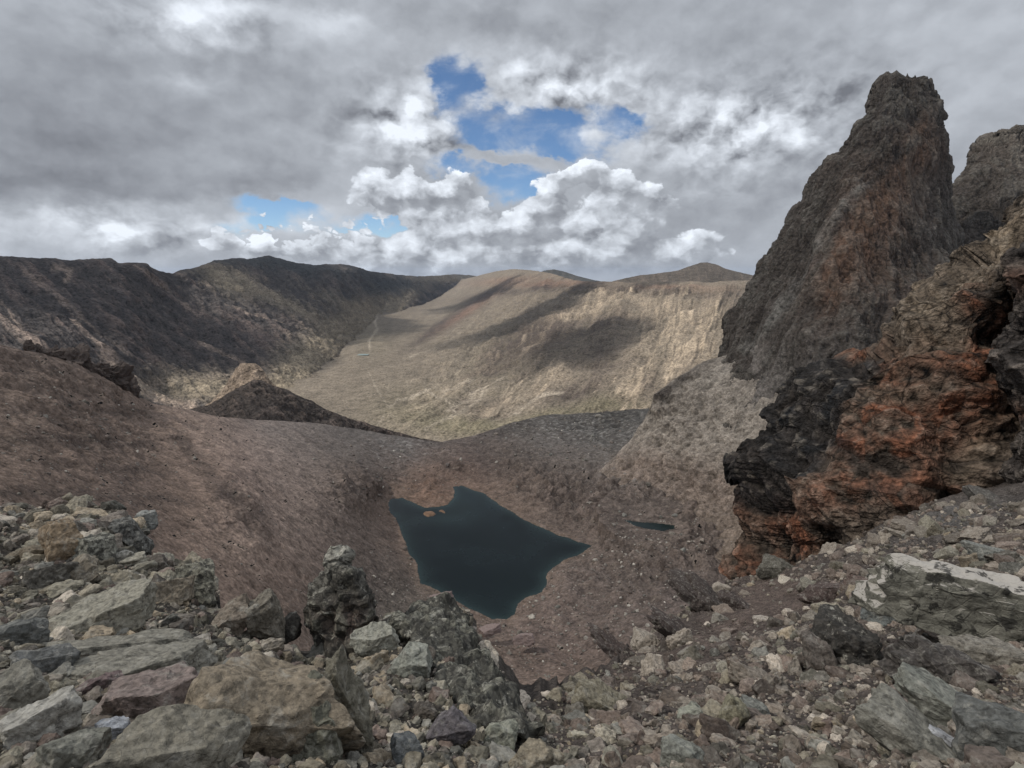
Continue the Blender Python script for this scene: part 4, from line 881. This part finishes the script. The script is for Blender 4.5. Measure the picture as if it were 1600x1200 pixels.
BL = [
 (398, 1120, 215, 140, -18, 2, TAN, 'big rounded tan boulder with a pale broken patch, bottom centre-left of the rubble', {}),
 (243, 1100, 145, 78, -12, 3, PINK, 'wedge-shaped pinkish grey boulder just left of the big rounded tan boulder', {}),
 (215, 1046, 175, 46, -10, 4, GREEN, 'long flat greenish slab above the pinkish wedge-shaped boulder', dict(planes=5, layers=.03)),
 (205, 1012, 165, 40, -14, 6, GREEN, 'long greenish slab lying over another, below the pale flat slab', dict(planes=5, layers=.03)),
 (160, 968, 125, 56, 8, 7, (.27, .25, .20), 'pale flat slab with a pointed right end on the left rubble', dict(planes=5)),
 (52, 1138, 92, 66, 4, 8, PALE, 'pale grey block near the lower left corner', dict(planes=4)),
 (30, 1085, 60, 60, 10, 9, GREEN, 'grey-green rounded block at the left edge above the pale grey block', {}),
 (270, 1186, 170, 90, -16, 10, (.21, .19, .15), 'broad grey-tan slab cut by the bottom edge under the pinkish boulder', dict(planes=6)),
 (155, 1074, 62, 32, 2, 11, (.15, .11, .105), 'small purple-brown stone left of the pinkish wedge-shaped boulder', dict(planes=5)),
 (75, 1040, 80, 42, -8, 12, (.12, .12, .115), 'dark grey angular stone at the left, left of the long greenish slabs', {}),
 (20, 998, 80, 46, -4, 13, (.13, .13, .12), 'dark grey tilted slab at the left edge with a peaked top', {}),
 (102, 852, 52, 74, 10, 14, (.24, .18, .12), 'upright tan boulder with a smooth face on the far left ridge', dict(mat=None)),
 (152, 862, 54, 52, -5, 15, (.25, .24, .2), 'pale green lichened boulder beside the upright tan boulder', dict(mat='d')),
 (126, 900, 50, 40, 20, 45, (.2, .17, .13), 'brown squat boulder below the upright tan boulder on the left ridge', {}),
 (70, 905, 60, 36, -14, 46, (.11, .1, .085), 'dark leaning slab on the left ridge below the upright tan boulder', {}),
 (206, 842, 34, 62, 24, 16, (.16, .155, .14), 'leaning black and white lichened rock at the right end of the left ridge', dict(mat='d')),
 (228, 812, 30, 26, 10, 47, (.26, .26, .24), 'pale grey cap stone at the very tip of the left ridge', {}),
 (190, 872, 24, 20, 0, 17, PALE, 'small white block under the leaning lichened rock', {}),
 (308, 912, 52, 66, -4, 18, (.25, .235, .185), 'stubby upright rock with a white lichened top at the ridge edge', dict(mat='d')),
 (275, 925, 50, 44, -10, 48, (.24, .2, .15), 'tan knobbly rock leaning on the stubby white-topped rock', {}),
 (368, 970, 50, 44, 35, 19, (.2, .165, .13), 'left brown stone of the pair at the ridge edge', dict(sub=4)),
 (414, 968, 46, 70, 12, 20, (.17, .15, .12), 'right taller stone of the pair at the ridge edge', {}),
 (452, 982, 30, 42, 0, 49, DARK, 'small dark rock right of the pair at the ridge edge', dict(sub=4)),
 (538, 1120, 66, 150, 10, 21, (.165, .15, .115), 'tall cracked block of olive rock rising at the bottom centre-left', dict(planes=4, rough=.07)),
 (490, 1150, 70, 120, -4, 50, (.16, .155, .12), 'fractured greenish block between the big tan boulder and the tall cracked block', dict(planes=5, rough=.09)),
 (226, 1172, 44, 62, 14, 22, (.2, .115, .085), 'reddish brown pointed stone at the bottom left', dict(sub=4)),
 (172, 1146, 40, 34, -20, 51, (.33, .34, .36), 'small bluish white stone at the bottom left beside the pinkish boulder', dict(sub=4)),
 (110, 1180, 80, 50, -6, 52, (.19, .185, .155), 'grey-green block by the bottom edge, right of the pale grey block', {}),
 (590, 1002, 56, 44, -4, 23, (.3, .29, .24), 'pale yellowish block on the rubble below the pinnacle rock', {}),
 (640, 1040, 64, 50, 10, 53, (.26, .26, .22), 'pale broken slab on the rubble left of the dark jagged outcrop', {}),
 (636, 1182, 44, 54, 8, 24, (.12, .125, .125), 'dark grey upright stone at the bottom centre', dict(sub=4)),
 (782, 1150, 46, 40, 0, 25, (.25, .25, .20), 'pale green angular stone at the bottom centre', dict(sub=4)),
 (700, 1140, 60, 44, 20, 54, (.14, .125, .13), 'purple grey slab below the dark jagged outcrop', dict(sub=4)),
 (838, 1185, 60, 36, 6, 55, (.27, .23, .17), 'tan flat stone by the bottom edge at the centre', dict(sub=4)),
 (948, 1156, 32, 22, 6, 26, (.42, .37, .29), 'right one of two small bright cream stones, bottom centre-right', dict(sub=4)),
 (904, 1154, 30, 20, -6, 27, (.40, .36, .28), 'left one of two small bright cream stones, bottom centre-right', dict(sub=4)),
 (936, 1100, 84, 44, -22, 28, (.21, .185, .135), 'tan-green slab tilted up to the right, centre-right rubble', {}),
 (1144, 1120, 34, 56, -12, 29, (.22, .2, .14), 'upright olive stone in the right rubble', dict(sub=4)),
 (1178, 1112, 44, 32, -10, 30, (.18, .18, .16), 'pointed grey stone right of the upright olive stone', dict(sub=4)),
 (1082, 1124, 40, 42, 10, 31, (.27, .27, .22), 'pale lichened stone left of the upright olive stone', dict(sub=4)),
 (1062, 1180, 60, 34, 4, 32, (.22, .22, .19), 'low pyramid-shaped grey stone by the bottom edge, right of centre', dict(sub=4)),
 (1232, 992, 22, 15, 0, 33, (.40, .38, .35), 'small white stone alone on the bare brown slope', dict(sub=4)),
 (1190, 970, 28, 13, 6, 34, (.38, .33, .28), 'low cream stone on the brown slope below the red cliff', dict(sub=4)),
 (1500, 944, 262, 96, 5, 35, (.21, .20, .165), 'huge long white-topped boulder with layered greenish sides, right edge', dict(mat='w', planes=2, sub=6, rough=.06, dep=.42, tilt=6, D=9.7)),
 (1384, 950, 60, 72, -8, 36, (.19, .20, .19), 'smooth grey-green block forming the left end of the huge white-topped boulder', dict(sub=5, planes=3)),
 (1316, 1012, 100, 88, -6, 37, DARK, 'black angular outcrop below the huge white-topped boulder', dict(mat='d', rough=.08, planes=7)),
 (1282, 1030, 40, 60, 14, 38, (.13, .11, .095), 'brown pointed rock leaning on the left of the black outcrop', dict(sub=4)),
 (1470, 1050, 120, 66, 0, 39, (.085, .075, .068), 'dark crumbling outcrop under the huge white-topped boulder', dict(rough=.1, planes=8)),
 (1560, 1030, 110, 44, 6, 56, (.2, .18, .15), 'tan broken ledge under the right end of the huge white-topped boulder', dict(rough=.08)),
 (1490, 1112, 165, 50, -18, 40, (.20, .20, .17), 'long grey-green slab slanting at the lower right', dict(planes=5, layers=.02)),
 (1440, 1170, 170, 60, -24, 41, (.20, .19, .16), 'broad slanting slab at the bottom right corner with a rough grey surface', dict(planes=5, layers=.02)),
 (1478, 1170, 56, 42, -14, 42, (.40, .40, .41), 'smooth light grey block set between the slanting slabs, bottom right', dict(planes=2, rough=.02)),
 (1560, 1160, 110, 90, 20, 57, (.13, .13, .12), 'dark grey slab in the bottom right corner', dict(planes=5)),
 (1570, 802, 84, 34, -22, 43, (.11, .10, .09), 'dark flat boulder on the scree at the right edge under the cliff', dict(sub=5, D=36)),
 (1560, 872, 70, 24, 0, 58, (.2, .2, .18), 'flat grey slab on the scree above the huge white-topped boulder', dict(sub=4)),
 (1295, 928, 60, 30, 10, 44, (.095, .07, .062), 'dark brown cracked rock on the slope left of the huge white-topped boulder', dict(sub=5)),
 (1345, 918, 36, 34, 0, 59, (.14, .1, .085), 'reddish brown stone beside the dark brown cracked rock', dict(sub=4)),
 (1218, 892, 58, 34, -8, 60, (.12, .11, .09), 'dark knob of rock at the foot of the red cliff', dict(D=46)),
 (1110, 946, 120, 26, -33, 61, (.085, .068, .06), 'upper dark rock rib crossing the brown slope', dict(D=32, rough=.09, cat='rock outcrop')),
 (1070, 1000, 110, 22, -35, 62, (.08, .062, .055), 'lower dark rock rib crossing the brown slope', dict(D=22, rough=.09, cat='rock outcrop')),
 (1160, 950, 70, 18, -26, 63, (.08, .062, .055), 'short dark rock rib right of the upper one on the brown slope', dict(D=30, rough=.09, cat='rock outcrop')),
 (970, 1020, 100, 18, -36, 64, (.10, .075, .065), 'dark rock rib at the left end of the brown slope above the gully', dict(D=30, rough=.09, cat='rock outcrop')),
]
for (u, v, w, h, rot, seed, col, label, kw) in BL:
    kw = dict(kw); mt = {'d': M_bd, 'w': M_bw}.get(kw.pop('mat', None), M_b)
    boulder('boulder' if 'rib' not in label and 'outcrop' not in label and 'ledge' not in label else 'rock_outcrop', u, v, w, h, rot, seed, col, label, mat=mt, **kw)
# the pinnacle rock and the jagged outcrop beside it
def disp_pin(U, V, D, P, nrm):
    p = P.reshape(-1, 3); f1 = facets(p, .42, 1.3)[0].reshape(U.shape); f2, e2, _ = facets(p, .16, 1.4, off=2); f2 = f2.reshape(U.shape); e2 = e2.reshape(U.shape); r = fbm(p, .5, 6, .55).reshape(U.shape)
    return P + nrm * (f1 * .13 + f2 * .08 + r * .07)[..., None], (r, f1, f2, e2)
def col_pin(base, wh=1.0):
    def fn(U, V, D, P, i):
        r, f1, f2, e2 = i
        c = np.zeros(P.shape) + base
        c = cmix(c, (.17, .12, .10), np.clip(blotch(U, V, [(545, 975, 40, 30, 0, .7)]), 0, 1))
        c = cmix(c, (.36, .34, .29), np.clip(blotch(U + f1 * 10, V, [(526, 866, 22, 20, 0, 1.6), (506, 905, 6, 22, 20, .7), (560, 890, 14, 8, 20, .8)]), 0, 1))
        c = cmix(c, (.26, .25, .2), sstep(f2 + r, .25, .8) * .6 * wh)
        return np.clip(c * (1 - sstep(-e2, -.1, 0) * .5)[..., None], .01, 1)
    return fn
crag('pinnacle_rock', [(857, 520, 530), (860, 515, 538), (868, 512, 541), (876, 511, 538), (886, 509, 537), (893, 505, 545), (903, 499, 566), (912, 494, 572), (925, 489, 580), (945, 486, 588), (965, 485, 596), (990, 487, 606), (1015, 480, 616), (1060, 470, 630)],
     [(520, 870, 8.8), (500, 1000, 8.5), (600, 1000, 8.6), (560, 930, 8.5), (550, 1060, 8.0)], .8, 300, 260, disp_pin, col_pin((.085, .078, .066)), M_bc, 'upright black and white pinnacle rock with a pale stone head, standing at the ridge edge', 'pinnacle rock', Lj=3)
crag('rock_outcrop', [(938, 672, 690), (944, 660, 712), (955, 640, 722), (975, 622, 734), (1000, 640, 748), (1030, 660, 770), (1055, 680, 786), (1085, 705, 803), (1110, 730, 822), (1150, 760, 850)],
     [(680, 945, 9.4), (640, 1000, 8.1), (740, 1000, 8.4), (780, 1060, 7.7), (700, 1060, 6.9), (800, 1140, 5.6)], 1.6, 320, 300, disp_pin, col_pin((.10, .095, .08)), M_bc, 'dark jagged outcrop with white lichened faces falling away to the right above the gully', 'rock outcrop', Lj=7)
# dark crags along the crest of the left slope, boulders by the lake
for n_, (u, v, w, h, lab) in enumerate([(47, 545, 12, 24, 'first and most pointed dark crag on the crest of the left slope'), (58, 547, 10, 20, 'small dark crag close beside the pointed one on the left slope crest'), (78, 556, 32, 22, 'low dark crag second in size order on the left part of the slope crest'),
                                        (120, 566, 34, 38, 'tall blocky dark crag in the middle of the left slope crest'), (150, 582, 36, 24, 'low dark crag between the tall blocky one and the broad one'), (174, 592, 46, 34, 'broad dark crag right of the middle of the left slope crest'), (204, 608, 24, 26, 'last dark crag at the lower right end of the left slope crest')]):
    boulder('rock_crag', u, v, w, h, 10, 70 + n_, (.075, .055, .048), lab, 'crag', None, D=275 + u * .6, sub=5, planes=9, rough=.13, group=None)
for n_, (u, v, w, h, D, lab) in enumerate([(768, 985, 30, 14, 298, 'flat pinkish boulder on the scree below the lake'), (820, 998, 26, 15, 290, 'dark-edged boulder right of the flat pinkish one below the lake'), (690, 938, 30, 22, 300, 'pale boulder above the jagged outcrop by the lake shore')]):
    boulder('boulder', u, v, w, h, 10, 90 + n_, (.24, .18, .165), lab, D=D, sub=4)
# stones strewn over the basin
def m_b(u, v):
    ins, d = inpoly(u, v, LAKE); i2, d2 = inpoly(u, v, POND)
    w = np.clip(blotch(u, v, [(900, 940, 160, 70, 0, 1), (850, 1010, 120, 40, 0, 1), (1050, 880, 120, 60, 0, .8), (620, 930, 80, 40, 30, .8), (950, 690, 140, 30, 0, .8), (580, 740, 60, 40, 0, .6), (640, 850, 20, 50, -20, .8), (100, 680, 160, 110, 0, .45), (1000, 780, 130, 60, 0, .5)]), .04, 1)
    return np.where(ins | i2 | (d < 3), 0, w)
ub, vb, Pb, Db, rb, sb = scatter(g, BASG, 14000, (0, 560, 1200, 1100), 1.8, 9, 3.0, m_b)
build_stuff('scree_stones', Pb, rb, sb, rock_mat('scree_stone', 20, lichen=.2, dark=.2, bump=.3), g, [np.array(BROWN[g.integers(len(BROWN))]) * g.uniform(.9, 1.8) for _ in ub])
print('boulders', time.time() - T0)

# ------------------------------------------------------------------ cloud banks overhead, above the frame: their shadows lie on the land
def cloud_mat():
    m = bpy.data.materials.new('cloud'); m.use_nodes = True; nt = m.node_tree; nt.nodes.clear(); out = nt.nodes.new('ShaderNodeOutputMaterial')
    tr = nt.nodes.new('ShaderNodeBsdfTransparent'); tl = nt.nodes.new('ShaderNodeBsdfTranslucent'); df = nt.nodes.new('ShaderNodeBsdfDiffuse')
    tl.inputs[0].default_value = (.62, .64, .68, 1); df.inputs[0].default_value = (.8, .8, .8, 1)
    a = nt.nodes.new('ShaderNodeMixShader'); a.inputs[0].default_value = .45; nt.links.new(tl.outputs[0], a.inputs[1]); nt.links.new(df.outputs[0], a.inputs[2])
    geo = nt.nodes.new('ShaderNodeNewGeometry').outputs['Position']; at = nt.nodes.new('ShaderNodeAttribute'); at.attribute_name = 'thick'; th = N(nt, at.outputs['Fac'])
    n = N(nt, noise(nt, geo, 1 / 420, 7, .6, .5).outputs[0])
    ac = nt.nodes.new('ShaderNodeAttribute'); ac.attribute_name = 'cap'
    al = (th + (n - .5) * 1.7).ss(.22, .72) * N(nt, ac.outputs['Fac'])
    b = nt.nodes.new('ShaderNodeMixShader'); nt.links.new(al.s, b.inputs[0]); nt.links.new(tr.outputs[0], b.inputs[1]); nt.links.new(a.outputs[0], b.inputs[2]); nt.links.new(b.outputs[0], out.inputs[0])
    return m
M_cloud = cloud_mat(); CH = 3300.0
def cloud(tx, ty, tz, rx, ry, rot, dens=1.0, cap=.8, seed=0):
    """a flat-bottomed bank whose shadow falls around (tx, ty, tz)"""
    c = np.array([tx, ty, tz]) + SUNV * (CH - tz) / SUNV[2]
    nr, nc = 26, 72; rr = np.linspace(0, 1, nr)[1:]; th = np.linspace(0, 2 * math.pi, nc, endpoint=False)
    x = np.cos(th)[None] * rr[:, None]; y = np.sin(th)[None] * rr[:, None]
    rg, _ = np.broadcast_arrays(rr[:, None], x); t = (1 - rg ** 2)
    def sheet(up):
        z = t * (.16 * min(rx, ry)) * (1 if up else -.3)
        q = np.stack([x * rx, y * ry, z], -1)
        if up: q[..., 2] += t * fbm((q + seed * 911).reshape(-1, 3), 500, 4, ridged=True).reshape(t.shape) * min(rx, ry) * .1
        cs, sn = math.cos(R(rot)), math.sin(R(rot)); q = np.stack([q[..., 0] * cs - q[..., 1] * sn, q[..., 0] * sn + q[..., 1] * cs, q[..., 2]], -1); return q + c
    V = np.concatenate([sheet(True)[::-1].reshape(-1, 3), sheet(False)[:-1].reshape(-1, 3)])
    # rings: top centre -> rim -> bottom centre
    top = sheet(True).reshape(-1, 3); bot = sheet(False)[:-1][::-1].reshape(-1, 3); V = np.concatenate([top, bot])
    T = np.concatenate([(1 - rg ** 1.6).ravel(), (1 - rg[:-1] ** 1.6)[::-1].ravel()]) * dens
    o = mesh_np('cloud', V, gridfaces(2 * (nr - 1) - 1, nc, True), None, {'thick': T, 'cap': np.full(len(T), cap)}, M_cloud); o['kind'] = 'structure'; return o
CLOUDS = [(0, 330, -150, 1050, 620, 20, 1.6, .42), (-1400, 1850, -200, 1000, 380, 62, 1.3, .85), (-1750, 4300, 0, 1600, 900, 100, 1.2), (-500, 6300, -100, 1000, 800, 60, .9), (200, 3500, -250, 1300, 420, 45, 1.0, .85), (300, 2100, -250, 640, 330, 60, 1.0, .8), (1000, 3300, -100, 600, 260, 0, .9, .6)]
for i, cc in enumerate(CLOUDS): cloud(*cc, seed=i)
print('done', time.time() - T0)

def haze():
    import bmesh
    bm = bmesh.new(); bmesh.ops.create_cube(bm, size=1)
    me = bpy.data.meshes.new('haze'); bm.to_mesh(me); bm.free()
    o = bpy.data.objects.new('haze', me); C.objects.link(o); o.scale = (84000, 84000, 1385); o.location = (0, 0, -432.5); o['kind'] = 'stuff'
    m = bpy.data.materials.new('haze'); m.use_nodes = True; nt = m.node_tree; nt.nodes.clear(); out = nt.nodes.new('ShaderNodeOutputMaterial')
    v = nt.nodes.new('ShaderNodeVolumePrincipled'); v.inputs['Density'].default_value = 1.1e-5; v.inputs['Color'].default_value = (.62, .74, .95, 1); v.inputs['Anisotropy'].default_value = .2
    nt.links.new(v.outputs[0], out.inputs['Volume']); me.materials.append(m)
haze()
